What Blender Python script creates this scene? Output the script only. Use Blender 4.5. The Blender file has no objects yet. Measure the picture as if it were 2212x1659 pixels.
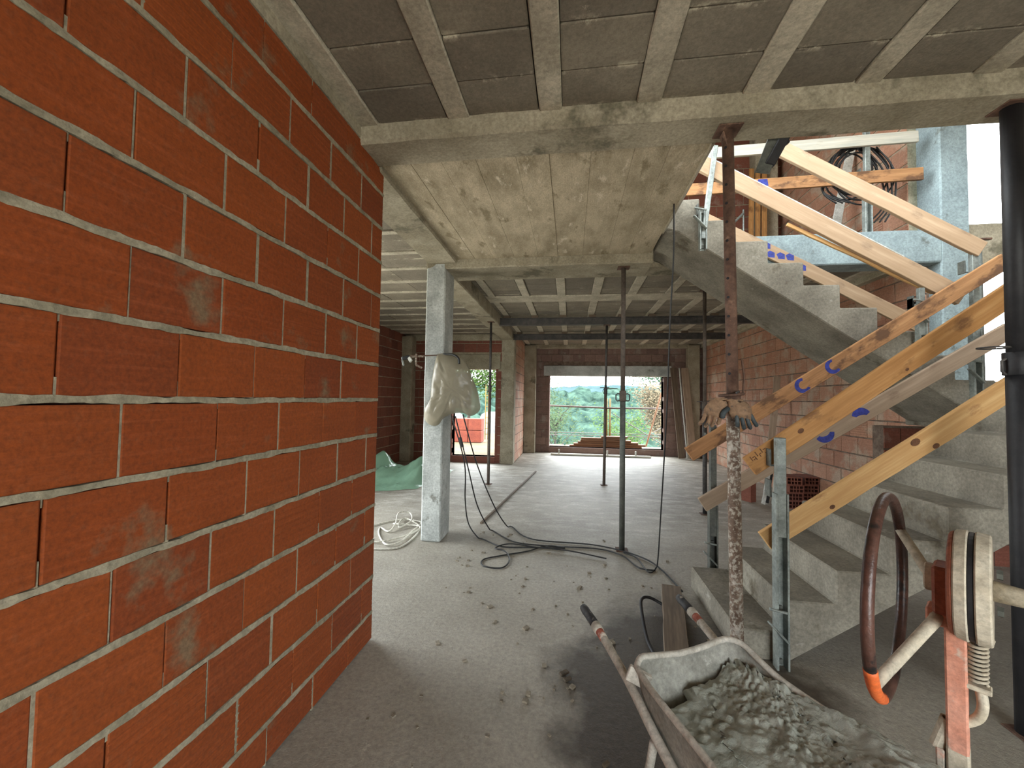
import bpy, bmesh, math, random
from math import sin, cos, pi, radians, sqrt
from mathutils import Vector, Matrix, noise
V = Vector
rng = random.Random(7)
S = bpy.context.scene
COL = S.collection

# ------------------------------------------------------------------ camera, sky, lights, exposure
def setup():
    cam = bpy.data.cameras.new('camera')
    cam.sensor_width = 36.0
    cam.lens = 36.0 * 880.0 / 2212.0
    cam.clip_start = 0.05
    cam.clip_end = 2000
    co = bpy.data.objects.new('camera', cam)
    COL.objects.link(co)
    yaw, pitch, roll = 0.1436, 0.0355, 0.0159
    f = V((-sin(yaw) * cos(pitch), cos(yaw) * cos(pitch), sin(pitch)))
    r0 = V((cos(yaw), sin(yaw), 0))
    u0 = r0.cross(f)
    r = r0 * cos(roll) + u0 * sin(roll)
    u = -r0 * sin(roll) + u0 * cos(roll)
    m = Matrix((r, u, -f)).transposed().to_4x4()
    m.translation = V((0, 0, 1.513))
    co.matrix_world = m
    S.camera = co
    # overcast sky
    w = bpy.data.worlds.new('overcast_sky')
    w.use_nodes = True
    S.world = w
    nt = w.node_tree
    bg = nt.nodes['Background']
    bg.inputs['Color'].default_value = (0.90, 0.965, 1.0, 1)
    bg.inputs['Strength'].default_value = SKY
    # portals in the openings that let the daylight in (they emit nothing themselves)
    def portal(loc, rot, sx, sy):
        l = bpy.data.lights.new('daylight_portal', 'AREA')
        l.shape = 'RECTANGLE'; l.size = sx; l.size_y = sy
        l.cycles.is_portal = True
        o = bpy.data.objects.new('daylight_portal', l)
        o.location = loc; o.rotation_euler = rot
        COL.objects.link(o)
    portal((0.95, 11.75, 1.2), (-pi / 2, 0, 0), 3.2, 2.1)
    portal((-2.25, 9.45, 1.2), (-pi / 2, 0, 0), 1.1, 2.1)
    portal((1.7, -3.2, 1.35), (pi / 2, 0, 0), 3.0, 2.7)
    portal((-4.1, 3.8, 1.2), (0, -pi / 2, 0), 2.4, 2.6)
    portal((2.6, 2.05, 3.9), (pi / 2, 0, 0), 2.8, .8)
    S.view_settings.view_transform = 'Standard'
    S.view_settings.look = 'None'
    S.view_settings.gamma = 1.0
    S.view_settings.use_curve_mapping = False
    S.view_settings.exposure = EXPO
    S.cycles.use_denoising = True
    S.cycles.max_bounces = 10
    S.cycles.diffuse_bounces = 6
    S.cycles.transparent_max_bounces = 12
    S.cycles.sample_clamp_indirect = 10
SKY = 3.0
EXPO = 2.3
setup()

# ------------------------------------------------------------------ materials
def nodes(name):
    m = bpy.data.materials.new(name)
    m.use_nodes = True
    nt = m.node_tree
    return m, nt, nt.nodes['Principled BSDF']
def N(nt, t, **kw):
    n = nt.nodes.new(t)
    for k, v in kw.items():
        if k in n.inputs: n.inputs[k].default_value = v
        else: setattr(n, k, v)
    return n
def L(nt, a, b): nt.links.new(a, b)
def coords(nt, scale=(1, 1, 1), obj=False):
    if obj:
        tc = N(nt, 'ShaderNodeTexCoord').outputs['Object']
    else:
        tc = N(nt, 'ShaderNodeNewGeometry').outputs['Position']
    mp = N(nt, 'ShaderNodeMapping')
    mp.inputs['Scale'].default_value = scale
    L(nt, tc, mp.inputs['Vector'])
    return mp.outputs['Vector']
def noise_n(nt, vec, scale, detail=4, rough=.55):
    n = N(nt, 'ShaderNodeTexNoise')
    n.inputs['Scale'].default_value = scale
    n.inputs['Detail'].default_value = detail
    n.inputs['Roughness'].default_value = rough
    L(nt, vec, n.inputs['Vector'])
    return n.outputs['Fac']
def ramp(nt, fac, stops):
    r = N(nt, 'ShaderNodeValToRGB')
    e = r.color_ramp.elements
    while len(e) < len(stops): e.new(0.5)
    for k, (p, c) in enumerate(stops):
        e[k].position = p
        e[k].color = (c, c, c, 1) if isinstance(c, (int, float)) else tuple(c) + (1,)
    L(nt, fac, r.inputs['Fac'])
    return r.outputs['Color']
def mix(nt, fac, a, b, mode='MIX'):
    n = N(nt, 'ShaderNodeMix', data_type='RGBA', blend_type=mode)
    for s, v in ((0, fac), (6, a), (7, b)):
        if isinstance(v, (int, float)): n.inputs[s].default_value = v if s == 0 else (v, v, v, 1)
        elif isinstance(v, (tuple, list)): n.inputs[s].default_value = tuple(v) + (1,)
        else: L(nt, v, n.inputs[s])
    return n.outputs[2]
def bump(nt, p, h, strength, dist=0.01):
    b = N(nt, 'ShaderNodeBump')
    b.inputs['Strength'].default_value = strength
    b.inputs['Distance'].default_value = dist
    L(nt, h, b.inputs['Height'])
    L(nt, b.outputs['Normal'], p.inputs['Normal'])
def math_n(nt, op, a, b=0.0):
    n = N(nt, 'ShaderNodeMath', operation=op)
    for i, v in enumerate((a, b)):
        if isinstance(v, (int, float)): n.inputs[i].default_value = v
        else: L(nt, v, n.inputs[i])
    return n.outputs[0]
def lin(r, g, b):
    f = lambda c: (c / 255 / 12.92) if c < 10 else ((c / 255 + .055) / 1.055) ** 2.4
    return (f(r), f(g), f(b))
def mk(name, dark, light, scale=6, rough=.85, bstr=.3, bscale=40, stretch=(1, 1, 1), spots=None, obj=False, metal=0, rand=0, mid=(.35, .65)):
    """two-tone noise surface; spots = (colour, scale, threshold)"""
    m, nt, p = nodes(name)
    vec = coords(nt, stretch, obj)
    c = ramp(nt, noise_n(nt, vec, scale, 6, .6), [(mid[0], dark), (mid[1], light)])
    if spots:
        for sc, s, th in spots:
            f = ramp(nt, noise_n(nt, vec, s, 5, .65), [(th, 0.0), (th + .08, 1.0)])
            c = mix(nt, f, c, sc)
    if rand:
        oi = N(nt, 'ShaderNodeObjectInfo')
        h = N(nt, 'ShaderNodeHueSaturation')
        v = math_n(nt, 'MULTIPLY_ADD', oi.outputs['Random'], rand); v.node.inputs[2].default_value = 1 - rand / 2
        L(nt, v, h.inputs['Value']); L(nt, c, h.inputs['Color'])
        c = h.outputs['Color']
    g = ramp(nt, noise_n(nt, vec, 55, 6, .75), [(.34, .68), (.66, 1.18)])
    c = mix(nt, 1.0, c, g, 'MULTIPLY')
    L(nt, c, p.inputs['Base Color'])
    p.inputs['Roughness'].default_value = rough
    p.inputs['Metallic'].default_value = metal
    if bstr: bump(nt, p, noise_n(nt, vec, bscale, 5, .6), bstr, .006)
    return m
def mk_brick(name, a, b, c, grey, rib=1.0, smear=.66, dusty=.35):
    m, nt, p = nodes(name)
    oi = N(nt, 'ShaderNodeObjectInfo').outputs['Random']
    base = ramp(nt, oi, [(0, a), (.5, b), (1, c)])
    vec = coords(nt)
    st = coords(nt, (3, 3, 60))
    big = noise_n(nt, vec, 5, 4)
    base = mix(nt, ramp(nt, big, [(.3, .35), (.7, 0.0)]), base, tuple(x * .55 for x in b))
    streak = noise_n(nt, st, 1.2, 3)
    base = mix(nt, ramp(nt, streak, [(.5, 0.0), (.8, .28)]), base, tuple(min(1, x * 1.5 + .03) for x in b))
    sm = ramp(nt, noise_n(nt, vec, 3.1, 6, .62), [(smear, 0.0), (smear + .1, .75)])
    base = mix(nt, sm, base, grey)
    dust = ramp(nt, noise_n(nt, vec, 38, 4, .7), [(.55, 0.0), (.85, dusty)])
    base = mix(nt, dust, base, grey)
    base = mix(nt, 1.0, base, ramp(nt, noise_n(nt, vec, 70, 6, .75), [(.34, .72), (.66, 1.2)]), 'MULTIPLY')
    L(nt, base, p.inputs['Base Color'])
    p.inputs['Roughness'].default_value = .8
    h = math_n(nt, 'ADD', math_n(nt, 'MULTIPLY', streak, rib), noise_n(nt, vec, 60, 4))
    bump(nt, p, h, .35, .004)
    return m
M = {}
M['brick'] = mk_brick('orange_clay', lin(140, 62, 12), lin(150, 71, 18), lin(130, 58, 18), lin(124, 110, 84), .7, .60, dusty=.18)
M['brick_pink'] = mk_brick('dusty_clay', lin(164, 116, 92), lin(178, 132, 106), lin(152, 104, 82), lin(172, 154, 134), .6, .5)
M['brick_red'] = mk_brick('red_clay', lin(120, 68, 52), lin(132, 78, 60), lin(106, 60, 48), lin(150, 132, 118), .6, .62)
M['brick_grey'] = mk_brick('backlit_clay', lin(124, 98, 88), lin(136, 110, 100), lin(112, 88, 80), lin(140, 132, 124), .6, .55)  # clay greyed and darkened: backlit shade and bluish haze put in the colour
M['mortar'] = mk('grey_mortar', lin(138, 130, 108), lin(172, 163, 140), 9, .95, .6, 55)
M['core'] = mk('mortar_core', lin(96, 78, 66), lin(132, 116, 102), 9, .95, .5, 40)
M['darkcore'] = mk('open_joint', lin(60, 24, 14), lin(84, 36, 22), 9, .95, .3, 40)
M['concrete'] = mk('cast_concrete', lin(142, 133, 112), lin(172, 163, 142), 3.5, .92, .35, 45, spots=[(lin(112, 106, 88), 2.2, .58), (lin(186, 180, 166), 7, .68)])
M['concrete_board'] = mk('board_marked_concrete', lin(156, 143, 118), lin(196, 182, 156), 2.6, .92, .45, 14, stretch=(2.6, 1.0, 1), spots=[(lin(212, 200, 178), 4.5, .60), (lin(140, 128, 102), 3.0, .58)])
M['concrete_pale'] = mk('pale_concrete', lin(160, 164, 160), lin(200, 204, 200), 4, .92, .4, 40, spots=[(lin(132, 132, 124), 5, .62)])
M['stair'] = mk('stair_concrete', lin(112, 106, 94), lin(146, 140, 126), 3, .92, .4, 40, spots=[(lin(92, 84, 68), 2.2, .58), (lin(168, 164, 152), 5, .66)])
M['joist'] = mk('joist_concrete', lin(166, 158, 140), lin(198, 190, 170), 5, .92, .35, 60)
M['rust_grey'] = mk('brown_grey_steel', lin(78, 68, 60), lin(102, 90, 80), 14, .75, .3, 70)
M['steel_dark'] = mk('dark_steel', lin(66, 64, 64), lin(94, 90, 86), 12, .6, .2, 60, metal=.4)
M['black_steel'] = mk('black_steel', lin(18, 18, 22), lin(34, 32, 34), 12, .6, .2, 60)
M['rust'] = mk('rusty_steel', lin(78, 54, 42), lin(112, 84, 68), 14, .8, .3, 70, spots=[(lin(138, 108, 88), 9, .62)])
M['rust_splash'] = mk('rusty_steel_with_cement', lin(96, 76, 62), lin(132, 112, 96), 16, .85, .5, 70, spots=[(lin(176, 168, 154), 46, .50), (lin(190, 182, 170), 14, .58)])
M['galv'] = mk('galvanised_steel', lin(118, 124, 120), lin(154, 160, 154), 10, .5, .15, 60, metal=.35, spots=[(lin(100, 98, 90), 8, .62)])
M['galv_dark'] = mk('dull_steel', lin(78, 80, 76), lin(106, 108, 100), 10, .6, .15, 60, metal=.3)
M['paintblue'] = mk('blue_spray_paint', lin(34, 44, 120), lin(52, 66, 160), 30, .6, 0)
M['white_lath'] = mk('white_lath', lin(176, 176, 168), lin(206, 206, 198), 10, .8, .1, 40)
M['plastic_black'] = mk('black_plastic', lin(24, 24, 24), lin(44, 44, 44), 20, .5, 0)
M['rope'] = mk('white_rope', lin(200, 196, 182), lin(224, 220, 208), 60, .8, .3, 200)
M['dustywhite'] = mk('cement_dusted_paint', lin(172, 164, 150), lin(204, 198, 186), 14, .85, .35, 70, spots=[(lin(184, 96, 70), 9, .7), (lin(126, 118, 104), 12, .64)])
M['tray'] = mk('cement_crusted_tray', lin(132, 130, 120), lin(166, 164, 154), 9, .85, .4, 60, spots=[(lin(206, 202, 194), 7, .62), (lin(170, 74, 48), 11, .73)])
M['gripblack'] = mk('worn_black_grip', lin(34, 34, 38), lin(60, 60, 60), 30, .7, .3, 90, spots=[(lin(160, 152, 138), 26, .6)])
M['paint_red'] = mk('worn_red_paint', lin(140, 70, 54), lin(160, 96, 78), 18, .7, .3, 70, spots=[(lin(186, 176, 160), 14, .47)])
M['orange_dust'] = mk('dusty_orange_paint', lin(198, 130, 104), lin(212, 156, 134), 7, .75, .25, 70, spots=[(lin(190, 180, 164), 9, .48)])
M['orange'] = mk('orange_paint', lin(212, 92, 38), lin(226, 112, 54), 14, .6, .2, 60, spots=[(lin(120, 70, 46), 16, .66)])
M['orange_brown'] = mk('rusty_orange_paint', lin(128, 66, 44), lin(164, 96, 70), 10, .7, .3, 60)
M['tube_brown'] = mk('worn_wheel_tube', lin(58, 38, 32), lin(96, 66, 56), 9, .32, .3, 80, spots=[(lin(34, 32, 32), 12, .55)])
M['cementgrey'] = mk('cement_dusted_metal', lin(176, 164, 142), lin(204, 194, 174), 12, .85, .3, 70, spots=[(lin(120, 110, 96), 12, .64)])
M['tyre'] = mk('black_rubber', lin(26, 26, 26), lin(44, 42, 40), 12, .85, .2, 60)
M['leather'] = mk('tan_glove_fabric', lin(126, 98, 74), lin(152, 122, 94), 20, .85, .3, 90, spots=[(lin(80, 72, 66), 24, .55)])
M['glovedark'] = mk('dark_rubber_glove', lin(44, 52, 54), lin(76, 84, 86), 16, .7, .3, 90)
M['earth'] = mk('bare_earth', lin(196, 186, 170), lin(218, 210, 196), 2, .95, .5, 8)  # paler than plain earth, to bounce more daylight up indoors
M['sand'] = mk('sandy_ground', lin(84, 68, 46), lin(104, 88, 64), 2, .95, .5, 8)
M['brickstack'] = mk('new_orange_brick', lin(104, 40, 22), lin(122, 54, 32), 6, .8, .2, 30, rand=.2)
M['yellow'] = mk('yellow_paint', lin(104, 84, 26), lin(120, 98, 36), 6, .6, .1, 30)
M['bark'] = mk('bark', lin(40, 35, 30), lin(58, 51, 44), 6, .9, .4, 20)
M['whitebag'] = mk('white_bag', lin(100, 100, 98), lin(118, 118, 116), 6, .7, .1, 20)
M['stain'] = mk('brown_smear', lin(90, 60, 40), lin(120, 82, 56), 20, .9, .1, 40)

def mk_wood(name, a, b, c, dirt=None, th=.6):
    m, nt, p = nodes(name)
    v = coords(nt, (1.2, 14, 14), True)
    oi = N(nt, 'ShaderNodeObjectInfo').outputs['Random']
    n1 = noise_n(nt, v, 2.2, 5, .6)
    col = ramp(nt, n1, [(.3, a), (.52, b), (.7, c)])
    v2 = coords(nt, (3, 60, 60), True)
    col = mix(nt, ramp(nt, noise_n(nt, v2, 1.0, 3), [(.45, .4), (.6, 0.0)]), col, a)
    if dirt:
        v3 = coords(nt, (2.2, 5, 5), True)
        col = mix(nt, ramp(nt, noise_n(nt, v3, 2.0, 6, .65), [(th, 0.0), (th + .12, .9)]), col, dirt)
    L(nt, col, p.inputs['Base Color'])
    p.inputs['Roughness'].default_value = .75
    bump(nt, p, n1, .25, .004)
    return m
M['wood'] = mk_wood('pine_board', lin(186, 140, 86), lin(206, 164, 108), lin(216, 178, 124), lin(150, 104, 62), .62)
M['wood_dirty'] = mk_wood('dirty_board', lin(146, 104, 66), lin(176, 128, 84), lin(190, 144, 98), lin(92, 64, 44), .5)
M['wood_red'] = mk_wood('reddish_board', lin(160, 112, 62), lin(184, 134, 78), lin(194, 148, 94), lin(120, 82, 48), .56)
M['wood_grey'] = mk_wood('greyed_board', lin(140, 120, 100), lin(160, 138, 116), lin(172, 150, 128), lin(126, 104, 86), .6)
M['wood_pale'] = mk_wood('pale_board', lin(160, 132, 102), lin(174, 146, 116), lin(184, 158, 128), lin(138, 114, 90), .60)
M['wood_dark'] = mk_wood('dark_board', lin(84, 70, 56), lin(108, 92, 74), lin(124, 106, 88), None)
M['wood_white'] = mk_wood('limed_board', lin(180, 182, 172), lin(212, 206, 190), lin(220, 216, 204), lin(160, 146, 122), .66)
M['wood_brown'] = mk_wood('weathered_brown_board', lin(112, 72, 46), lin(142, 94, 62), lin(160, 112, 76), lin(84, 58, 42), .6)

M['rubble'] = mk('mortar_crumbs', lin(110, 100, 84), lin(150, 140, 122), 20)
M['clod'] = mk('dark_mud', lin(64, 54, 42), lin(86, 74, 58), 20)
M['wood_out'] = mk_wood('weathered_plank', lin(104, 72, 48), lin(128, 92, 64), lin(142, 106, 76), lin(80, 56, 40), .6)
M['rail_out'] = mk('dusty_rail', lin(70, 58, 52), lin(88, 74, 66), 12, .7, .2, 60)
M['brace_out'] = mk('pale_rod', lin(112, 112, 108), lin(128, 128, 124), 12, .7, .1, 60)
M['concrete_blue'] = mk('blue_grey_concrete', lin(130, 144, 146), lin(154, 170, 172), 4, .92, .4, 40, spots=[(lin(108, 114, 110), 5, .62)])  # bluish cast of the light put into the concrete colour
def mat_block():
    m, nt, p = nodes('ceiling_block_concrete')
    vec = coords(nt)
    c = ramp(nt, noise_n(nt, vec, 3, 6, .6), [(.35, lin(126, 118, 103)), (.65, lin(148, 139, 122))])
    oi = N(nt, 'ShaderNodeObjectInfo').outputs['Random']
    c = mix(nt, math_n(nt, 'MULTIPLY', oi, .4), c, lin(86, 80, 74))
    sep = N(nt, 'ShaderNodeSeparateXYZ'); L(nt, coords(nt), sep.inputs[0])
    fr = math_n(nt, 'PINGPONG', math_n(nt, 'ADD', sep.outputs['Y'], .36), .1255)
    edge = ramp(nt, fr, [(.0, 1.0), (.03, 0.0)])
    drip = ramp(nt, noise_n(nt, vec, 4.5, 6, .75), [(.54, 0.0), (.60, 1.0)])
    c = mix(nt, mix(nt, 1.0, edge, drip, 'MULTIPLY'), c, lin(196, 188, 166))
    sp = ramp(nt, noise_n(nt, vec, 9, 6, .75), [(.67, 0.0), (.72, .7)])
    c = mix(nt, sp, c, lin(180, 172, 152))
    c = mix(nt, 1.0, c, ramp(nt, noise_n(nt, vec, 60, 6, .75), [(.34, .75), (.66, 1.15)]), 'MULTIPLY')
    L(nt, c, p.inputs['Base Color'])
    p.inputs['Roughness'].default_value = .95
    bump(nt, p, noise_n(nt, vec, 90, 5, .7), .5, .004)
    return m
M['block'] = mat_block()

def mat_floor():
    m, nt, p = nodes('dusty_screed')
    vec = coords(nt)
    c = ramp(nt, noise_n(nt, vec, 1.1, 7, .62), [(.3, lin(146, 139, 126)), (.7, lin(178, 172, 159))])
    st = coords(nt, (1.5, 3.2, 1))
    stn = noise_n(nt, st, 2.0, 6, .7)
    sep = N(nt, 'ShaderNodeSeparateXYZ'); L(nt, vec, sep.inputs[0])
    farf = ramp(nt, math_n(nt, 'DIVIDE', sep.outputs['Y'], 12.0), [(.3, 0.0), (.5, 1.0)])
    lt = ramp(nt, stn, [(.5, 0.0), (.66, .7)])
    dk = ramp(nt, stn, [(.3, .8), (.44, 0.0)])
    c = mix(nt, mix(nt, 1.0, lt, farf, 'MULTIPLY'), c, lin(220, 216, 206))
    c = mix(nt, mix(nt, 1.0, dk, farf, 'MULTIPLY'), c, lin(122, 110, 94))
    # grit and pale splashes
    c = mix(nt, ramp(nt, noise_n(nt, vec, 5, 6, .7), [(.66, 0.0), (.74, .6)]), c, lin(204, 198, 184))
    c = mix(nt, ramp(nt, noise_n(nt, vec, 26, 4, .7), [(.30, .5), (.38, 0.0)]), c, lin(120, 112, 98))
    # brown damp stain with painted shade round the barrow and the stair foot
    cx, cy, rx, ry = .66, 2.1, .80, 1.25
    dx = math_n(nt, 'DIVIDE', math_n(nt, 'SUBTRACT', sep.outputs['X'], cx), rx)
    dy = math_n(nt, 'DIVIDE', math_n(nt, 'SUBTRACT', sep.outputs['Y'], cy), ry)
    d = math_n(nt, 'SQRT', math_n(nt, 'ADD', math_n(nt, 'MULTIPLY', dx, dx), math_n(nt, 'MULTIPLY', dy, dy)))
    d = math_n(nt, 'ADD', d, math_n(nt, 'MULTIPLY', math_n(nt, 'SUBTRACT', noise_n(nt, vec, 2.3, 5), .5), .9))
    wet = ramp(nt, d, [(.72, 1.0), (1.02, 0.0)])  # mask covers the painted shade as well as the damp
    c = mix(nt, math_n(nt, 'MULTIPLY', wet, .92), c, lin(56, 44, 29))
    c = mix(nt, 1.0, c, ramp(nt, noise_n(nt, vec, 40, 7, .78), [(.33, .66), (.67, 1.16)]), 'MULTIPLY')
    L(nt, c, p.inputs['Base Color'])
    p.inputs['Roughness'].default_value = .6
    h = math_n(nt, 'ADD', noise_n(nt, vec, 16, 7, .7), math_n(nt, 'MULTIPLY', noise_n(nt, vec, 120, 4, .7), .4))
    bump(nt, p, h, .55, .012)
    return m
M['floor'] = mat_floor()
def mat_mortar_wet():
    m, nt, p = nodes('wet_mortar')
    vec = coords(nt)
    c = ramp(nt, noise_n(nt, vec, 14, 6, .65), [(.35, lin(150, 152, 140)), (.65, lin(180, 182, 170))])
    L(nt, c, p.inputs['Base Color'])
    p.inputs['Roughness'].default_value = .5
    bump(nt, p, noise_n(nt, vec, 70, 6, .7), .6, .01)
    return m
M['wet'] = mat_mortar_wet()
def mat_film(name, col, rough, trans):
    m, nt, p = nodes(name)
    vec = coords(nt)
    p.inputs['Base Color'].default_value = col + (1,)
    p.inputs['Roughness'].default_value = rough
    bump(nt, p, noise_n(nt, vec, 14, 4), .4, .02)
    tr = N(nt, 'ShaderNodeBsdfTransparent'); tr.inputs['Color'].default_value = (.9, .95, .9, 1)
    mx = N(nt, 'ShaderNodeMixShader'); mx.inputs[0].default_value = trans
    L(nt, p.outputs[0], mx.inputs[1]); L(nt, tr.outputs[0], mx.inputs[2])
    L(nt, mx.outputs[0], nt.nodes['Material Output'].inputs['Surface'])
    return m
M['film'] = mat_film('dusty_clear_plastic', lin(156, 147, 127), .28, .3)
M['greenfilm'] = mat_film('green_plastic_film', lin(150, 192, 164), .16, .25)
def mat_leaf(name, a, b):
    m, nt, p = nodes(name)
    vec = coords(nt)
    L(nt, ramp(nt, noise_n(nt, vec, 5, 3), [(.35, a), (.65, b)]), p.inputs['Base Color'])
    p.inputs['Roughness'].default_value = .8
    p.inputs['Specular IOR Level'].default_value = .1
    return m
M['leaf'] = mat_leaf('green_leaves', lin(48, 66, 32), lin(72, 92, 48))
M['leaf_olive'] = mat_leaf('olive_leaves', lin(48, 60, 40), lin(66, 80, 54))
M['leaf_dry'] = mat_leaf('dry_leaves', lin(78, 68, 52), lin(104, 94, 76))
M['pine'] = mat_leaf('pine_needles', lin(36, 54, 40), lin(52, 72, 52))
def mat_hill(name, a, b, sc):
    m, nt, p = nodes(name)
    vec = coords(nt)
    L(nt, ramp(nt, noise_n(nt, vec, sc, 6, .6), [(.35, a), (.65, b)]), p.inputs['Base Color'])
    p.inputs['Roughness'].default_value = 1
    p.inputs['Specular IOR Level'].default_value = 0
    return m
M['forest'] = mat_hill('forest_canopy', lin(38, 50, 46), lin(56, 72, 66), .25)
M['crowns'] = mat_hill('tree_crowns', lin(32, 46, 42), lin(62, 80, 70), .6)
M['forest_far'] = mat_hill('distant_forest', lin(48, 62, 64), lin(60, 76, 78), .06)  # distance haze painted in as a paler, bluer green

# ------------------------------------------------------------------ geometry helpers
def bevel_bm(bm, w, seg=1):
    ed = [e for e in bm.edges if len(e.link_faces) == 2 and e.calc_face_angle(0) > .5]
    if ed: bmesh.ops.bevel(bm, geom=ed, offset=w, segments=seg, affect='EDGES', clamp_overlap=True)
class MB:
    """collects shapes and links them as ONE mesh object"""
    def __init__(s): s.v = []; s.f = []
    def add(s, vs, fs):
        k = len(s.v)
        s.v += [V(p) for p in vs]
        s.f += [tuple(i + k for i in f) for f in fs]
        return s
    def box(s, a, b):
        (x0, y0, z0), (x1, y1, z1) = a, b
        return s.add([(x0, y0, z0), (x1, y0, z0), (x1, y1, z0), (x0, y1, z0), (x0, y0, z1), (x1, y0, z1), (x1, y1, z1), (x0, y1, z1)],
                     [(0, 3, 2, 1), (4, 5, 6, 7), (0, 1, 5, 4), (1, 2, 6, 5), (2, 3, 7, 6), (3, 0, 4, 7)])
    def obox(s, c, ax, ay, az):
        """box centred at c with half-axis vectors"""
        c, ax, ay, az = V(c), V(ax), V(ay), V(az)
        vs = [c + ax * i + ay * j + az * k for k in (-1, 1) for i, j in ((-1, -1), (1, -1), (1, 1), (-1, 1))]
        return s.add(vs, [(0, 3, 2, 1), (4, 5, 6, 7), (0, 1, 5, 4), (1, 2, 6, 5), (2, 3, 7, 6), (3, 0, 4, 7)])
    def bar(s, p0, p1, w, t, up=(0, 0, 1)):
        p0, p1 = V(p0), V(p1)
        d = (p1 - p0)
        l = d.length; d.normalize()
        u = V(up)
        a = d.cross(u)
        if a.length < 1e-4: a = d.cross(V((1, 0, 0)))
        a.normalize(); b = a.cross(d)
        return s.obox((p0 + p1) / 2, d * l / 2, a * t / 2, b * w / 2)
    def tube(s, pts, r, seg=8, closed=False, cap=True):
        pts = [V(p) for p in pts]
        n = len(pts)
        rs = r if isinstance(r, (list, tuple)) else [r] * n
        prev = None
        k = len(s.v)
        for i in range(n):
            if closed: d = pts[(i + 1) % n] - pts[i - 1]
            else: d = pts[min(i + 1, n - 1)] - pts[max(i - 1, 0)]
            d.normalize()
            if prev is None:
                a = d.orthogonal().normalized()
            else:
                a = prev - d * prev.dot(d)
                a = a.normalized() if a.length > 1e-6 else d.orthogonal().normalized()
            prev = a
            b = d.cross(a)
            for j in range(seg):
                t = 2 * pi * j / seg
                s.v.append(pts[i] + (a * cos(t) + b * sin(t)) * rs[i])
        for i in range(n if closed else n - 1):
            for j in range(seg):
                i2 = (i + 1) % n
                s.f.append((k + i * seg + j, k + i * seg + (j + 1) % seg, k + i2 * seg + (j + 1) % seg, k + i2 * seg + j))
        if cap and not closed:
            s.f.append(tuple(k + j for j in reversed(range(seg))))
            s.f.append(tuple(k + (n - 1) * seg + j for j in range(seg)))
        return s
    def cyl(s, p0, p1, r0, r1=None, seg=16): return s.tube([p0, p1], [r0, r0 if r1 is None else r1], seg)
    def pipe(s, p0, p1, ro, ri, seg=14):
        """open hollow tube"""
        p0, p1 = V(p0), V(p1)
        d = (p1 - p0).normalized(); a = d.orthogonal().normalized(); b = d.cross(a)
        k = len(s.v)
        for p, r in ((p0, ro), (p1, ro), (p1, ri), (p0, ri)):
            for j in range(seg): s.v.append(p + (a * cos(2 * pi * j / seg) + b * sin(2 * pi * j / seg)) * r)
        for q in range(4):
            for j in range(seg):
                s.f.append((k + q * seg + j, k + q * seg + (j + 1) % seg, k + (q + 1) % 4 * seg + (j + 1) % seg, k + (q + 1) % 4 * seg + j))
        return s
    def prism(s, poly, axis, a0, a1):
        """poly: 2-D outline; axis 1 -> (x,z) extruded along y; 0 -> (y,z) along x; 2 -> (x,y) along z"""
        def p3(q, t): return (q[0], t, q[1]) if axis == 1 else ((t, q[0], q[1]) if axis == 0 else (q[0], q[1], t))
        n = len(poly)
        return s.add([p3(q, a0) for q in poly] + [p3(q, a1) for q in poly],
                     [tuple(range(n)), tuple(range(2 * n - 1, n - 1, -1))] + [(i, i + n, (i + 1) % n + n, (i + 1) % n) for i in range(n)])
    def build(s, name, mat, parent=None, bev=0, smooth=False, kind=None, label=None, sub=0, local=False):
        me = bpy.data.meshes.new(name)
        off = V((0, 0, 0))
        if parent is not None and not local:
            q = parent
            while q is not None:
                off += q.location; q = q.parent
        me.from_pydata([tuple(p - off) for p in s.v], [], s.f)
        bm = bmesh.new(); bm.from_mesh(me)
        bmesh.ops.recalc_face_normals(bm, faces=bm.faces)
        if bev: bevel_bm(bm, bev)
        if smooth:
            for f in bm.faces: f.smooth = True
        bm.to_mesh(me); bm.free()
        mats = mat if isinstance(mat, (list, tuple)) else [mat]
        for q in mats: me.materials.append(q)
        o = bpy.data.objects.new(name, me)
        COL.objects.link(o)
        if parent is not None: o.parent = parent
        if sub:
            md = o.modifiers.new('subsurf', 'SUBSURF'); md.levels = sub; md.render_levels = sub
        if kind: o['kind'] = kind
        if label: o['label'] = label
        return o
def tag(o, label, cat, group=None, kind=None):
    o['label'] = label; o['category'] = cat
    if group: o['group'] = group
    if kind: o['kind'] = kind
    return o
def thing(name, label, cat, loc=(0, 0, 0), group=None, kind=None):
    o = bpy.data.objects.new(name, None)
    o.empty_display_size = .1
    o.location = loc
    COL.objects.link(o)
    return tag(o, label, cat, group, kind)
def smooth_pts(pts, n=6):
    """Catmull-Rom through the points"""
    P = [V(p) for p in pts]
    out = []
    for i in range(len(P) - 1):
        a, b, c, d = P[max(i - 1, 0)], P[i], P[i + 1], P[min(i + 2, len(P) - 1)]
        for k in range(n):
            t = k / n
            out.append(.5 * ((2 * b) + (c - a) * t + (2 * a - 5 * b + 4 * c - d) * t * t + (3 * b - a - 3 * c + d) * t ** 3))
    out.append(P[-1])
    return out
def wob(x, y, z, amp, sc): return noise.noise(V((x * sc, y * sc, z * sc))) * amp
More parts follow.
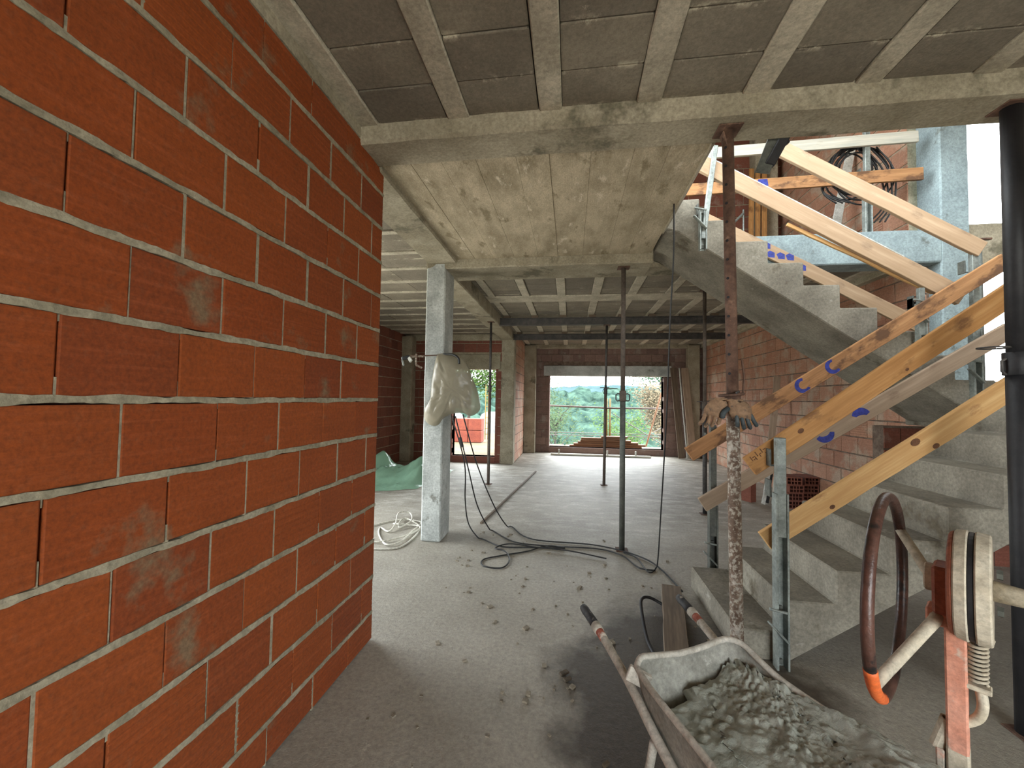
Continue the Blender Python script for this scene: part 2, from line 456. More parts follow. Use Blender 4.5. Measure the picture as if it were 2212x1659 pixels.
def rough_box(name, a, b, mat, parent=None, step=.22, amp=.006, kind='structure', bev=.012):
    """box subdivided and slightly uneven, as cast concrete is"""
    bm = bmesh.new()
    dims = [b[i] - a[i] for i in range(3)]
    n = [max(1, min(40, int(d / step))) for d in dims]
    def face(o, u, v, nu, nv):
        g = [[bm.verts.new(V(o) + V(u) * (i / nu) + V(v) * (j / nv)) for j in range(nv + 1)] for i in range(nu + 1)]
        for i in range(nu):
            for j in range(nv): bm.faces.new((g[i][j], g[i + 1][j], g[i + 1][j + 1], g[i][j + 1]))
    dx, dy, dz = (dims[0], 0, 0), (0, dims[1], 0), (0, 0, dims[2])
    for o in (a, (a[0], a[1], b[2])): face(o, dx, dy, n[0], n[1])
    for o in (a, (a[0], b[1], a[2])): face(o, dx, dz, n[0], n[2])
    for o in (a, (b[0], a[1], a[2])): face(o, dy, dz, n[1], n[2])
    bmesh.ops.remove_doubles(bm, verts=bm.verts, dist=1e-4)
    bmesh.ops.recalc_face_normals(bm, faces=bm.faces)
    bevel_bm(bm, bev)
    for v in bm.verts:
        c = v.co
        c += V((wob(c.x, c.y, c.z, amp, 5), wob(c.y + 9, c.z, c.x, amp, 5), wob(c.z + 5, c.x, c.y, amp, 5)))
    me = bpy.data.meshes.new(name)
    off = parent.location if parent is not None else V((0, 0, 0))
    bmesh.ops.translate(bm, verts=bm.verts, vec=-V(off))
    bm.to_mesh(me); bm.free()
    me.materials.append(mat)
    o = bpy.data.objects.new(name, me); COL.objects.link(o)
    if parent is not None: o.parent = parent
    elif kind: o['kind'] = kind
    return o

# ------------------------------------------------------------------ bricks
def brick_mesh(ribbed, chip):
    """0.30 x 0.11 x 0.20 hollow-clay brick, front face at y = 0, grooved if ribbed"""
    bm = bmesh.new()
    prof = []
    if ribbed:
        k = 7
        for i in range(k):
            z0 = -.1 + .2 * i / k
            prof += [(0, z0 + .004), (0, z0 + .2 / k - .006), (.0055, z0 + .2 / k - .003), (.0055, z0 + .2 / k)] if i < k - 1 else [(0, z0 + .004), (0, .1)]
        prof[0] = (0, -.1)
    else:
        prof = [(.004, -.1), (0, -.096), (0, .096), (.004, .1)]
    prof += [(.11, .1), (.11, -.1)]
    n = len(prof)
    ends = []
    for x, ins in ((-.15, .003), (-.147, 0), (.147, 0), (.15, .003)):
        ends.append([bm.verts.new((x, max(y, ins) + chip * wob(x * 3, y, z, .004, 9), z)) for y, z in prof])
    for a, b in zip(ends, ends[1:]):
        for i in range(n): bm.faces.new((a[i], b[i], b[(i + 1) % n], a[(i + 1) % n]))
    bm.faces.new(ends[0]); bm.faces.new(list(reversed(ends[-1])))
    bmesh.ops.recalc_face_normals(bm, faces=bm.faces)
    me = bpy.data.meshes.new('brick'); bm.to_mesh(me); bm.free()
    return me
BRICK = {}
def brick_set(mat):
    if mat.name not in BRICK:
        BRICK[mat.name] = [brick_mesh(False, 0), brick_mesh(False, 1), brick_mesh(True, 0)]
        for me in BRICK[mat.name]: me.materials.append(mat)
    return BRICK[mat.name]
def rects_minus(u0, u1, z0, z1, holes):
    us = sorted({u0, u1, *[h[0] for h in holes], *[h[1] for h in holes]})
    zs = sorted({z0, z1, *[h[2] for h in holes], *[h[3] for h in holes]})
    us = [u for u in us if u0 <= u <= u1]; zs = [z for z in zs if z0 <= z <= z1]
    for a, b in zip(us, us[1:]):
        for c, d in zip(zs, zs[1:]):
            if not any(h[0] <= a and b <= h[1] and h[2] <= c and d <= h[3] for h in holes): yield a, b, c, d
def brick_wall(name, P0, nrm, length, z0, z1, label, mat, L_=.305, H_=.215, th=.15, holes=(), corem=None, shift=0., ribp=.15, phase=0, recess=.006,
               core=None, cap=296, zbase=None, joint=(.008, .016)):
    P0 = V(P0); n = V(nrm)
    a = (-n).cross(V((0, 0, 1)))
    root = None
    mb = MB()
    for u0, u1, c, d in rects_minus(0, length, z0, z1, holes):
        p = P0 + a * (u0 + u1) / 2 - n * (recess + th) / 2 - n * recess / 2
        mb.obox((p.x, p.y, (c + d) / 2), a * (u1 - u0) / 2, n * (th - recess) / 2, (0, 0, (d - c) / 2))
    root = mb.build(name, corem or M['core'])
    tag(root, label, 'wall', kind='structure')
    rot = Matrix((a, -n, V((0, 0, 1)))).transposed()
    meshes = brick_set(mat)
    cells = []
    zb = z0 if zbase is None else zbase
    row = 0
    z = zb
    while z < z1 - .02:
        u = -L_ * ((row + phase) % 2) / 2 + shift - L_ + rng.uniform(-.02, .02)
        while u < length:
            lu, hu = max(u + joint[0] / 2, 0.002), min(u + L_ - joint[0] / 2, length - .002)
            lz, hz = max(z + joint[1] / 2, z0 + .002), min(z + H_ - joint[1] / 2, z1 - .002)
            segs = [(lu, hu)]
            for h in holes:
                if h[2] < hz - .03 and h[3] > lz + .03:
                    ns = []
                    for s0, s1 in segs:
                        if h[0] > s0: ns.append((s0, min(s1, h[0])))
                        if h[1] < s1: ns.append((max(s0, h[1]), s1))
                    segs = [q for q in ns if q[1] - q[0] > .03]
            for s0, s1 in segs:
                if s1 - s0 > .03 and hz - lz > .03: cells.append((s0, s1, lz, hz))
            u += L_
        z += H_; row += 1
    camp = V((0, 0, 1.5))
    def pos(c):
        p = P0 + a * (c[0] + c[1]) / 2
        return V((p.x, p.y, (c[2] + c[3]) / 2))
    cells.sort(key=lambda c: (pos(c) - camp).length)
    rest = MB()
    for k, c in enumerate(cells):
        p = pos(c) + n * rng.uniform(-.002, .002)
        sx, sz = (c[1] - c[0]) / .3, (c[3] - c[2]) / .2
        if k < cap:
            me = meshes[2] if rng.random() < ribp else meshes[rng.randrange(2)]
            o = bpy.data.objects.new('brick', me)
            o.matrix_basis = Matrix.LocRotScale(p, (rot @ Matrix.Rotation(rng.uniform(-.004, .004), 3, 'Y')), V((sx, 1, sz)))
            o.parent = root
            COL.objects.link(o)
        else:
            rest.obox(p - n * .055, a * (c[1] - c[0]) / 2, n * .055, (0, 0, (c[3] - c[2]) / 2))
    if rest.v: rest.build('brickwork', mat, root, kind='stuff')
    return root

# ------------------------------------------------------------------ SETTING: floor, walls
fl = MB()
fl.box((-4.2, -3.2, -.3), (4.7, 11.9, 0))
tag(fl.build('floor', M['floor']), 'dusty grey screed floor with brown damp patch and painted shade by the wheelbarrow', 'floor', kind='structure')

# left wall: open-jointed core, bricks, mortar beds and mortar plugs
Z0 = 2.1506
LX, LY0, LY1 = -1.214, -1.5, 2.445
core = MB(); core.box((LX - .11, LY0, 0), (LX - .045, LY1 - .02, 3.1))
wl = core.build('wall_left', M['darkcore'])
tag(wl, 'nearest wall of big orange hollow bricks with thick grey mortar beds', 'wall', kind='structure')
meshes = brick_set(M['brick'])
rotL = Matrix((V((0, 1, 0)), V((-1, 0, 0)), V((0, 0, 1)))).transposed()
beds = [Z0 + .22 * k for k in range(-10, 5)]
plug = MB()
lay = [.06, .14]
ribs = {(0, 7): 1, (0, 6): 1}
zl = [0.0] + [b for b in beds if b > .03 and b < 2.96] + [3.0]
for ci, (b0, b1) in enumerate(zip(zl, zl[1:])):
    par = round((b0 - Z0) / .22) % 2 if ci else (round((b1 - Z0) / .22) - 1) % 2
    y = LY0 - .305 + (.017 if par == 0 else .164) - .004 + rng.uniform(-.012, .012)
    while y < LY1:
        jw = rng.choice([.004, .006, .009, .013])
        s0, s1 = max(y + jw / 2, LY0), min(y + .305 - jw / 2, LY1)
        if s1 - s0 > .025:
            top = ci >= len(zl) - 3; low = ci <= 1
            rib = (top and s0 > .95 and rng.random() < .85) or (low and s0 > .9 and rng.random() < .85) or rng.random() < .05
            o = bpy.data.objects.new('brick', meshes[2] if rib else meshes[rng.randrange(2)])
            g = .011
            o.matrix_basis = Matrix.LocRotScale(V((LX + rng.uniform(-.003, .002), (s0 + s1) / 2, (b0 + b1) / 2)), rotL, V(((s1 - s0) / .3, .4, (b1 - b0 - 2 * g) / .2)))
            o.parent = wl
            COL.objects.link(o)
            # mortar in the upright joint: full, partial (dark slit above) or none
            if s1 < LY1 - .03:
                full = rng.random()
                zt = b0 + (b1 - b0) * (1.0 if full < .55 else rng.uniform(.15, .4))
                plug.box((LX - .046, s1 - .001, b0), (LX - rng.uniform(.001, .004), s1 + jw + .001, zt))
                if full >= .55: plug.box((LX - .046, s1 - .001, b1 - .03), (LX - .003, s1 + jw + .001, b1))
        y += .305
plug.build('mortar_joint', M['mortar'], wl, kind='stuff')
def wobbly_strip(y0, y1, z, h, seedv, x, step=.02):
    mb = MB(); n = int((y1 - y0) / step)
    rows = []
    for i in range(n + 1):
        y = y0 + (y1 - y0) * i / n
        e = wob(y, seedv, 0, .006, 9) + wob(y, seedv, 3, .004, 32)
        e2 = wob(y, seedv + 7, 0, .006, 9) + wob(y, seedv + 7, 3, .004, 32)
        cz = z + wob(y, seedv + 3, 1, .005, 2)
        lo, hi = cz - h / 2 + e, cz + h / 2 + e2
        px = x + .0015 + abs(wob(y, seedv, 8, .002, 20))
        rows.append([(x - .045, y, lo), (px, y, lo + .001), (px + .001, y, cz), (px, y, hi - .001), (x - .045, y, hi)])
    vs = [p for r in rows for p in r]
    fs = [(i * 5 + j, i * 5 + j + 1, (i + 1) * 5 + j + 1, (i + 1) * 5 + j) for i in range(n) for j in range(4)]
    return mb.add(vs, fs)
for k, b in enumerate(zl[1:-1]):
    wobbly_strip(LY0, LY1, b, .023, k * 3.7, LX).build('mortar_bed', M['mortar'], wl)
wobbly_strip(LY0, LY1 - .3, 3.035, .075, 77., LX).build('mortar_bed', M['concrete'], wl)

Wb = brick_wall('wall_back', (-1.45, 11.65, 0), (0, -1, 0), 5.1, 0, 3.2, 'far brick wall with the wide window opening onto the hills', M['brick_grey'], th=.28,
                holes=[(-.595 + 1.45, 2.515 + 1.45, .165, 2.47), (-.77 + 1.45, 2.72 + 1.45, 2.18, 2.47)])
rv = MB()
rv.box((-.6, 11.64, .0), (2.52, 11.93, .165)); rv.box((-.64, 11.645, .165), (-.595, 11.93, 2.18)); rv.box((2.515, 11.645, .165), (2.56, 11.93, 2.18))
rv.build('reveal', M['brick_grey'], Wb)
tag(rough_box('trim_1', (-.77, 11.62, 2.18), (2.72, 11.93, 2.47), M['concrete_pale']), 'pale precast lintel box over the wide far window', 'lintel', kind='structure')
Wd = brick_wall('wall_back.001', (-4.05, 9.35, 0), (0, -1, 0), 2.5, 0, 3.2, 'dark red brick wall with the doorway to the sandy yard', M['brick_red'], th=.25,
                corem=M['mortar'], holes=[(1.28, 2.32, .15, 2.54), (1.15, 2.42, 2.19, 2.54)])
rv = MB()
rv.box((-2.77, 9.34, 0), (-1.73, 9.6, .15)); rv.box((-2.81, 9.345, .15), (-2.77, 9.6, 2.19)); rv.box((-1.735, 9.345, .15), (-1.68, 9.6, 2.19))
rv.build('reveal', M['brick_red'], Wd)
tag(rough_box('trim_2', (-2.9, 9.33, 2.19), (-1.63, 9.6, 2.54), M['concrete']), 'grey concrete lintel over the doorway to the yard', 'lintel', kind='structure')
brick_wall('wall_left.001', (-3.95, 5.2, 0), (1, 0, 0), 4.15, 0, 3.2, 'shaded orange brick side wall behind the green sheet', M['brick_red'], corem=M['mortar'])
brick_wall('wall_left.002', (-1.3, 9.58, 0), (1, 0, 0), 2.07, 0, 3.2, 'short brick pier wall between doorway and far window', M['brick_pink'])
brick_wall('wall_right', (3.55, 11.65, 0), (-1, 0, 0), 7.0, 0, 3.2, 'long dusty brick wall behind the stairs', M['brick_pink'], L_=.315, H_=.22)
brick_wall('wall_right.001', (3.55, 7.5, 3.24), (-1, 0, 0), 2.65, 3.24, 6.2, 'upstairs pinkish brick wall behind the black hoses', M['brick_pink'], zbase=3.24, corem=M['mortar'])
brick_wall('wall_back.002', (.2, 7.5, 3.24), (0, -1, 0), 3.45, 3.24, 6.2, 'upstairs red brick wall seen above the stair rails', M['brick_red'], zbase=3.24, corem=M['mortar'])
brick_wall('wall_back.003', (3.05, 4.5, 0), (0, -1, 0), 1.45, 0, 1.3, 'shaded brick wall under the stair landing', M['brick_red'], zbase=0)
brick_wall('wall_back.004', (4.28, 4.55, 1.3), (0, -1, 0), .34, 1.3, 5.2, 'pinkish brick jamb beside the bright stair window', M['brick_pink'], zbase=1.3)
brick_wall('wall_back.005', (3.8, 4.55, 1.3), (0, -1, 0), .48, 1.3, 1.75, 'low brick sill wall under the bright stair window', M['brick_pink'], zbase=1.3)
c = MB()
for a0, a1, z0, z1 in rects_minus(-.2, 4.65, 3.25, 6.2, [(1.2, 4.0, 3.5, 4.3)]): c.box((a0, 2.05, z0), (a1, 2.2, z1))  # opening added and sized to light the upper stairwell
tag(c.build('wall_front.001', M['core']), 'upstairs front wall over the entrance bay, out of sight, with an added light opening', 'wall', kind='structure')
c = MB()
for a0, a1, z0, z1 in rects_minus(-3.2, 4.6, 0, 3.1, []): c.box((4.5, a0, z0), (4.65, a1, z1))
for a0, a1, z0, z1 in rects_minus(2.3, 4.8, 3.1, 6.2, []): c.box((4.5, a0, z0), (4.65, a1, z1))
tag(c.build('wall_right.002', M['core']), 'outer side wall beyond the stairs', 'wall', kind='structure')
c = MB()
for a0, a1, z0, z1 in rects_minus(-3.2, 5.2, 0, 3.2, [(2.5, 5.1, 0, 2.4)]): c.box((-4.2, a0, z0), (-3.95, a1, z1))  # unseen opening added to light the column and floor beyond
c.box((-3.95, -3.2, 0), (-1.33, -3.0, 3.2))
tag(c.build('wall_left.003', M['core']), 'hidden outer wall of the side room with an added light opening', 'wall', kind='structure')

c = MB()
for a0, a1, z0, z1 in rects_minus(-1.4, 4.65, 0, 3.2, [(.2, 3.2, 0, 2.7)]): c.box((a0, -3.2, z0), (a1, -3.05, z1))  # doorway added behind the camera to let daylight in
tag(c.build('wall_front', M['core']), 'unseen entrance wall with a wide doorway added for daylight', 'wall', kind='structure')

# columns, beams, slabs
def struct(name, a, b, mat, label, cat, **kw): return tag(rough_box(name, a, b, mat, **kw), label, cat, kind='structure')
struct('column', (-1.545, 4.15, 0), (-1.335, 4.48, 2.95), M['concrete_pale'], 'square pale concrete column carrying the plastic-wrapped box', 'column', step=.06, amp=.004)
struct('column.001', (-1.6, 9.3, 0), (-1.3, 9.6, 2.9), M['concrete'], 'square concrete column beside the doorway to the yard', 'column', step=.12)
struct('column.002', (-3.96, 9.1, 0), (-3.7, 9.36, 2.95), M['concrete'], 'shaded corner column left of the doorway to the yard', 'column', step=.12)
struct('column.003', (-1.31, 11.4, 0), (-.98, 11.66, 3.02), M['concrete'], 'concrete corner column left of the wide far window', 'column', step=.12)
struct('column.004', (3.1, 11.42, 0), (3.4, 11.66, 3.02), M['concrete'], 'concrete column right of the wide far window', 'column', step=.12)
struct('column.005', (3.58, 4.5, 1.3), (3.83, 4.78, 6.2), M['concrete_blue'], 'tall bright concrete column beside the stair window', 'column', step=.1)
struct('column.006', (3.05, 7.25, 3.24), (3.4, 7.5, 6.2), M['concrete'], 'upstairs brown-grey column in front of the red bricks', 'column')
struct('beam', (LX - .1, 2.14, 2.965), (4.6, 2.385, 3.26), M['concrete'], 'rough concrete beam across the ceiling over the rusty prop', 'beam', step=.07, amp=.006)
struct('beam.001', (-1.55, 4.15, 2.885), (.80, 4.62, 3.26), M['concrete'], 'concrete beam from the wrapped column to the stair head', 'beam', step=.08)
struct('beam.009', (.75, 4.43, 2.93), (1.32, 4.78, 3.25), M['concrete'], 'concrete trimmer beside the stair head', 'beam', step=.1)
struct('beam.002', (-1.53, 2.385, 2.94), (LX + .01, 4.15, 3.26), M['concrete'], 'concrete beam running from brick wall end to column head', 'beam', step=.08)
struct('beam.003', (-1.61, 4.47, 2.87), (-1.32, 9.32, 3.26), M['concrete'], 'long concrete beam from the wrapped column to the doorway', 'beam', step=.1)
struct('beam.004', (-4.0, 9.3, 2.86), (-1.3, 9.62, 3.26), M['concrete'], 'concrete beam above the doorway wall', 'beam')
struct('beam.005', (-1.45, 11.5, 2.95), (3.6, 11.93, 3.26), M['concrete'], 'concrete beam above the wide far window wall', 'beam')
struct('beam.006', (3.45, 4.75, 2.97), (3.8, 11.6, 3.26), M['concrete'], 'concrete edge beam on the long dusty brick wall', 'beam')
struct('beam.007', (1.3, 4.5, 2.92), (3.59, 4.78, 3.245), M['concrete_blue'], 'pale concrete slab edge behind the upper stair flight', 'beam', step=.08)
struct('beam.008', (3.8, 4.52, 2.86), (4.3, 4.75, 3.29), M['concrete'], 'concrete crosspiece under the bright stair window', 'beam', step=.08)
# landing slab with board-marked underside, split into shutter boards
ls = MB(); ls.box((LX - .05, 2.36, 3.0), (.78, 4.17, 3.25))
ls = ls.build('slab', M['concrete'])
tag(ls, 'board-marked concrete landing slab overhead beside the stairwell', 'slab', kind='structure')
x = LX
k = 0
while x < .77:
    w = min(rng.choice([.2, .25, .3, .22]), .775 - x)
    if .775 - x - w < .08: w = .775 - x
    rough_box('shutter_panel', (x, 2.387, 2.978 + rng.uniform(-.003, .003)), (x + w - .0008, 4.148, 3.03), M['concrete_board'], ls, step=.15, amp=.0015, bev=.0015)
    x += w
e = MB(); e.prism([(.77, 2.95), (.80, 2.985), (.83, 3.06), (.845, 3.25), (.77, 3.25)], 1, 2.38, 3.62)
e.build('slab_edge', M['concrete'], ls)

# ceilings: joists with blocks between them
unit = MB().box((-.5, -.5, -.5), (.5, .5, .5)).build('unit', M['block'])
bmu = bmesh.new(); bmu.from_mesh(unit.data); bevel_bm(bmu, .02); bmu.to_mesh(unit.data); bmu.free()
BLK = unit.data
bpy.data.objects.remove(unit)
def ceil(name, label, x0, x1, y0, y1, zb, js, along, jw=.115, step=.25, cap=290):
    """js: joist centre positions across; along 'Y' or 'X'"""
    r = MB(); r.box((x0, y0, zb + .06), (x1, y1, 3.25))
    r = r.build(name, M['core']); tag(r, label, 'ceiling', kind='structure')
    a0, a1 = (y0, y1) if along == 'Y' else (x0, x1)
    for j in js:
        h = jw / 2 + rng.uniform(-.004, .006)
        A, B = ((j - h, a0, zb - .012), (j + h, a1, zb + .07)) if along == 'Y' else ((a0, j - h, zb - .012), (a1, j + h, zb + .07))
        rough_box('joist', A, B, M['joist'], r, step=.2, amp=.004, bev=.006)
    lim = (x0, x1) if along == 'Y' else (y0, y1)
    ed = [lim[0]] + [j for j in js if lim[0] < j < lim[1]] + [lim[1]]
    cells = []
    for p, q in zip(ed, ed[1:]):
        p2 = p + (jw / 2 + .008 if p in js else 0); q2 = q - (jw / 2 + .008 if q in js else 0)
        if q2 - p2 < .06: continue
        nn = max(1, int(round((a1 - a0) / step)))
        for i in range(nn):
            t0 = a0 + (a1 - a0) * i / nn; t1 = a0 + (a1 - a0) * (i + 1) / nn
            cells.append((p2, q2, t0 + .003, t1 - .003))
    def cen(c): return V(((c[0] + c[1]) / 2, (c[2] + c[3]) / 2, zb)) if along == 'Y' else V(((c[2] + c[3]) / 2, (c[0] + c[1]) / 2, zb))
    cells.sort(key=lambda c: cen(c).length)
    for c in cells[:cap]:
        o = bpy.data.objects.new('ceiling_block', BLK)
        p = cen(c) + V((0, 0, .035 + rng.uniform(-.004, .004)))
        sz = V((c[1] - c[0], c[3] - c[2], .07)) if along == 'Y' else V((c[3] - c[2], c[1] - c[0], .07))
        o.matrix_basis = Matrix.LocRotScale(p, Matrix.Rotation(rng.uniform(-.003, .003), 3, 'X'), sz)
        o.parent = r; COL.objects.link(o)
    return r
JN = [-1.165, -.635, -.125, .385, .90, 1.405, 1.91, 2.42, 2.93, 3.44, 3.95]
ceil('ceiling', 'grey block ceiling with pale joists overhead, nearest bay', LX, 4.5, -.36, 2.15, 3.075, JN, 'Y')
c = MB(); c.box((LX - .2, -3.2, 3.07), (4.6, -.36, 3.25)); tag(c.build('ceiling.003', M['concrete']), 'plain slab over the entrance side', 'ceiling', kind='structure')
JF = [-1.2, -.68, -.15, .345, .86, 1.375, 1.89, 2.4, 2.91, 3.4]
cf = ceil('ceiling.001', 'block ceiling with pale joists in the far room with the wide window', -1.33, 3.55, 4.6, 11.6, 3.055, JF, 'Y', step=.28)
rough_box('cross_rib', (-1.3, 6.02, 3.042), (3.5, 6.38, 3.1), M['joist'], cf, step=.15, amp=.005, bev=.004)
JL = [3.45 + .505 * k for k in range(-3, 12)]
ceil('ceiling.002', 'striped joist ceiling of the side room behind the brick wall', -3.97, -1.52, 1.5, 9.35, 3.005, JL, 'X', jw=.075, step=.6)
c = MB(); c.box((-4.1, -3.2, 3.1), (LX - .1, 1.5, 3.25)); tag(c.build('ceiling.004', M['concrete']), 'plain slab hidden behind the brick wall', 'ceiling', kind='structure')
c = MB(); c.box((-.2, 2.1, 6.2), (4.7, 8, 6.4)); c.box((-.2, 4.5, 3.25), (0, 7.6, 6.2))  # unseen roof added to keep skylight off the lower flight
tag(c.build('ceiling.005', M['concrete']), 'unseen upper storey roof slab, added to shade the stairwell', 'ceiling', kind='structure')

# ------------------------------------------------------------------ STAIRS
st = thing('staircase', 'raw cast concrete staircase of two flights with a landing', 'staircase', (1.2, 3.0, 0), kind='thing')
f1 = [(.985, 0), (.985, .17), (1.265, .17), (1.265, .355), (1.53, .355), (1.53, .545), (1.815, .545), (1.815, .745), (2.1, .745), (2.1, .94), (2.385, .94), (2.385, 1.13),
      (2.67, 1.13), (2.67, 1.325), (2.955, 1.325), (2.955, 1.52), (3.25, 1.52), (3.25, 1.32), (1.275, 0)]
MB().prism(f1, 1, 2.64, 3.55).build('flight', M['stair'], st, bev=.008)
nos = [3.23, 2.96, 2.69, 2.425, 2.155, 1.885, 1.615, 1.345, 1.075]
f2 = [(3.4, 1.32), (3.4, 1.52)]
zt = 1.52
for k, xn in enumerate(nos):
    f2.append((xn, zt)); zt = 1.52 + .192 * (k + 1); f2.append((xn, zt))
f2 += [(.80, zt), (.80, 3.0), (.9, 2.97), (3.2, 1.36)]
MB().prism(f2, 1, 3.62, 4.42).build('flight', M['stair'], st, bev=.008)
MB().box((3.22, 2.64, 1.32), (4.48, 4.48, 1.52)).build('landing', M['stair'], st, bev=.008)

# ------------------------------------------------------------------ planks
def plank(name, p0, p1, w, t, mat, label, group=None, face=(0, -1, 0), cat='plank', seed=0):
    p0, p1 = V(p0), V(p1)
    X = (p1 - p0); l = X.length; X.normalize()
    Y = -V(face); Y = (Y - X * Y.dot(X)).normalized()
    Z = X.cross(Y)
    mb = MB(); n = 12
    ring = []
    for i in range(n + 1):
        x = -l / 2 + l * i / n
        e = wob(i * .9 + seed, seed, 1, .004, 1.3); bow = wob(i * .25 + seed, 2, seed, .006, 1)
        ring.append([(x, -t / 2, -w / 2 + e + bow), (x, t / 2, -w / 2 + e + bow), (x, t / 2, w / 2 + bow), (x, -t / 2, w / 2 + bow)])
    vs = [q for r in ring for q in r]
    fs = [(i * 4 + j, i * 4 + (j + 1) % 4, i * 4 + 4 + (j + 1) % 4, i * 4 + 4 + j) for i in range(n) for j in range(4)]
    fs += [(0, 1, 2, 3), (n * 4 + 3, n * 4 + 2, n * 4 + 1, n * 4)]
    o = mb.add(vs, fs).build(name, mat, bev=.003)
    o.matrix_world = Matrix.LocRotScale((p0 + p1) / 2, Matrix((X, Y, Z)).transposed(), V((1, 1, 1)))
    tag(o, label, cat, group)
    o['half'] = l / 2
    return o
def mark_arc(pl, x, z, r, a0, a1, wd, t, w):
    """blue sprayed arc lying on the plank face, cut off at the plank's edges"""
    mb = MB(); n = 18
    y = -t / 2 - .0012
    cl = lambda q: max(-w / 2 + .005, min(w / 2 - .003, q))
    vs = []
    for i in range(n + 1):
        a = radians(a0 + (a1 - a0) * i / n)
        k = wd * (.75 + .5 * sin(pi * i / n))
        for rr in (r - k / 2, r + k / 2): vs.append((x + rr * cos(a), y, cl(z + rr * sin(a))))
    mb.add(vs, [(2 * i, 2 * i + 1, 2 * i + 3, 2 * i + 2) for i in range(n)])
    mb.build('paint_mark', M['paintblue'], pl, local=True, label='blue sprayed mark')
def knots(pl, spots, t, mat='stain'):
    for x, z, r in spots:
        mb = MB()
        pts = [(x, -t / 2 - .0008, z)] + [(x + r * 1.4 * cos(2 * pi * i / 12), -t / 2 - .0008, z + r * sin(2 * pi * i / 12)) for i in range(12)]
        mb.add(pts, [(0, i + 1, (i + 1) % 12 + 1) for i in range(12)])
        mb.build('knot', M[mat], pl, local=True)
def along(pl, X):  # local coordinate of the point with world X on the plank's axis
    d = pl.matrix_world.to_3x3() @ V((1, 0, 0))
    return (X - pl.matrix_world.translation.x) / d.x
T = .03
nu = plank('guard_plank', (1.073, 2.66, 1.125), (2.78, 2.66, 2.395), .122, T, M['wood_red'], 'thick golden-brown guard plank with stamped end, upper rail on the near stair side', 'stair guard planks')
knots(nu, [(along(nu, 1.36), .012, .014), (along(nu, 1.9), -.03, .008)], T, 'stain')
stm = MB()
for i, (dx, dz, ww, hh) in enumerate([(.02, .02, .006, .03), (.03, .034, .02, .005), (.03, .02, .018, .005), (.045, .012, .006, .02), (.06, .026, .006, .032), (.075, .03, .016, .005), (.074, .014, .005, .018), (.095, .03, .006, .028), (.108, .04, .02, .005), (.108, .018, .02, .005)]):
    x = -nu['half'] + .01 + dx
    y = -T / 2 - .001
    stm.add([(x, y, dz), (x + ww, y, dz), (x + ww, y, dz + hh), (x, y, dz + hh)], [(0, 1, 2, 3)])
stm.build('stamp_mark', M['stain'], nu, local=True, label='blurred dark stamp')
nl = plank('guard_plank', (1.157, 2.66, .686), (2.78, 2.66, 1.862), .118, T, M['wood'], 'yellow pine guard plank with round knots, lower rail on the near stair side', 'stair guard planks', seed=3)
knots(nl, [(along(nl, 1.50), -.03, .012), (along(nl, 1.97), .03, .02), (along(nl, 2.03), -.045, .014)], T)
fu = plank('guard_plank', (.953, 3.5, 1.082), (3.2, 3.5, 2.60), .118, T, M['wood_dirty'], 'brown stained guard plank with two blue arcs, upper rail across the lower flight', 'stair guard planks', seed=5)
W_ = .118
mark_arc(fu, along(fu, 1.80), -.002, .046, 60, 310, .026, T, W_)
mark_arc(fu, along(fu, 2.02), .002, .045, 70, 300, .026, T, W_)
fl2 = plank('guard_plank', (1.055, 3.5, .683), (3.22, 3.5, 2.08), .118, T, M['wood_grey'], 'greyish guard plank with two blue blots, lower rail across the lower flight', 'stair guard planks', seed=7)
mark_arc(fl2, along(fl2, 1.96), .03, .06, 195, 330, .04, T, W_)
mark_arc(fl2, along(fl2, 2.2), -.03, .06, 15, 130, .045, T, W_)
um = plank('guard_plank', (1.04, 3.57, 3.545), (2.97, 3.57, 2.345), .135, .035, M['wood_pale'], 'heavy pale plank with white top edge, mid rail of the upper flight', 'stair guard planks', seed=9)
wt = MB(); wt.box((-um['half'] + .02, -.019, .062), (um['half'] * .55, .019, .0705)); wt.build('white_edge', M['white_lath'], um, local=True)  # white strip along the plank's top edge
ur = plank('guard_plank', (1.62, 3.58, 3.66), (3.12, 3.58, 2.715), .125, T, M['wood_pale'], 'clean pale plank, highest sloping rail of the upper flight', 'stair guard planks', seed=11)
ul = plank('guard_plank', (1.30, 4.45, 3.46), (3.36, 4.45, 2.27), .135, T, M['wood_pale'], 'pale plank with bright blue diamonds, sloping behind the upper flight steps', 'stair guard planks', seed=13)
for X, dz in ((1.95, .03), (2.02, -.03), (2.1, .0), (2.17, .03), (2.3, -.01)):
    x = along(ul, X)
    mb = MB(); y = -T / 2 - .0012
    mb.add([(x - .05, y, dz), (x - .01, y, dz - .033), (x + .045, y, dz - .01), (x + .02, y, dz + .035), (x - .03, y, dz + .034)], [(0, 1, 2, 3, 4)])
    mb.build('paint_mark', M['paintblue'], ul, local=True, label='bright blue blot')
plank('lath', (1.75, 3.60, 2.985), (2.80, 3.60, 2.395), .03, .02, M['wood'], 'thin yellow lath under the heavy pale mid rail', cat='lath')
gm = plank('guard_board', (.95, 4.55, 3.79), (3.47, 4.55, 3.83), .125, T, M['wood_dirty'], 'level stained board with blue end, mid rail of the upstairs edge', 'upstairs edge boards', seed=15)
mb = MB(); xx = along(gm, 1.98); mb.add([(xx - .06, -T / 2 - .001, -.02), (xx + .05, -T / 2 - .001, -.02), (xx + .04, -T / 2 - .001, .055), (xx - .05, -T / 2 - .001, .055)], [(0, 1, 2, 3)])
mb.build('paint_mark', M['paintblue'], gm, local=True, label='faded blue mark')
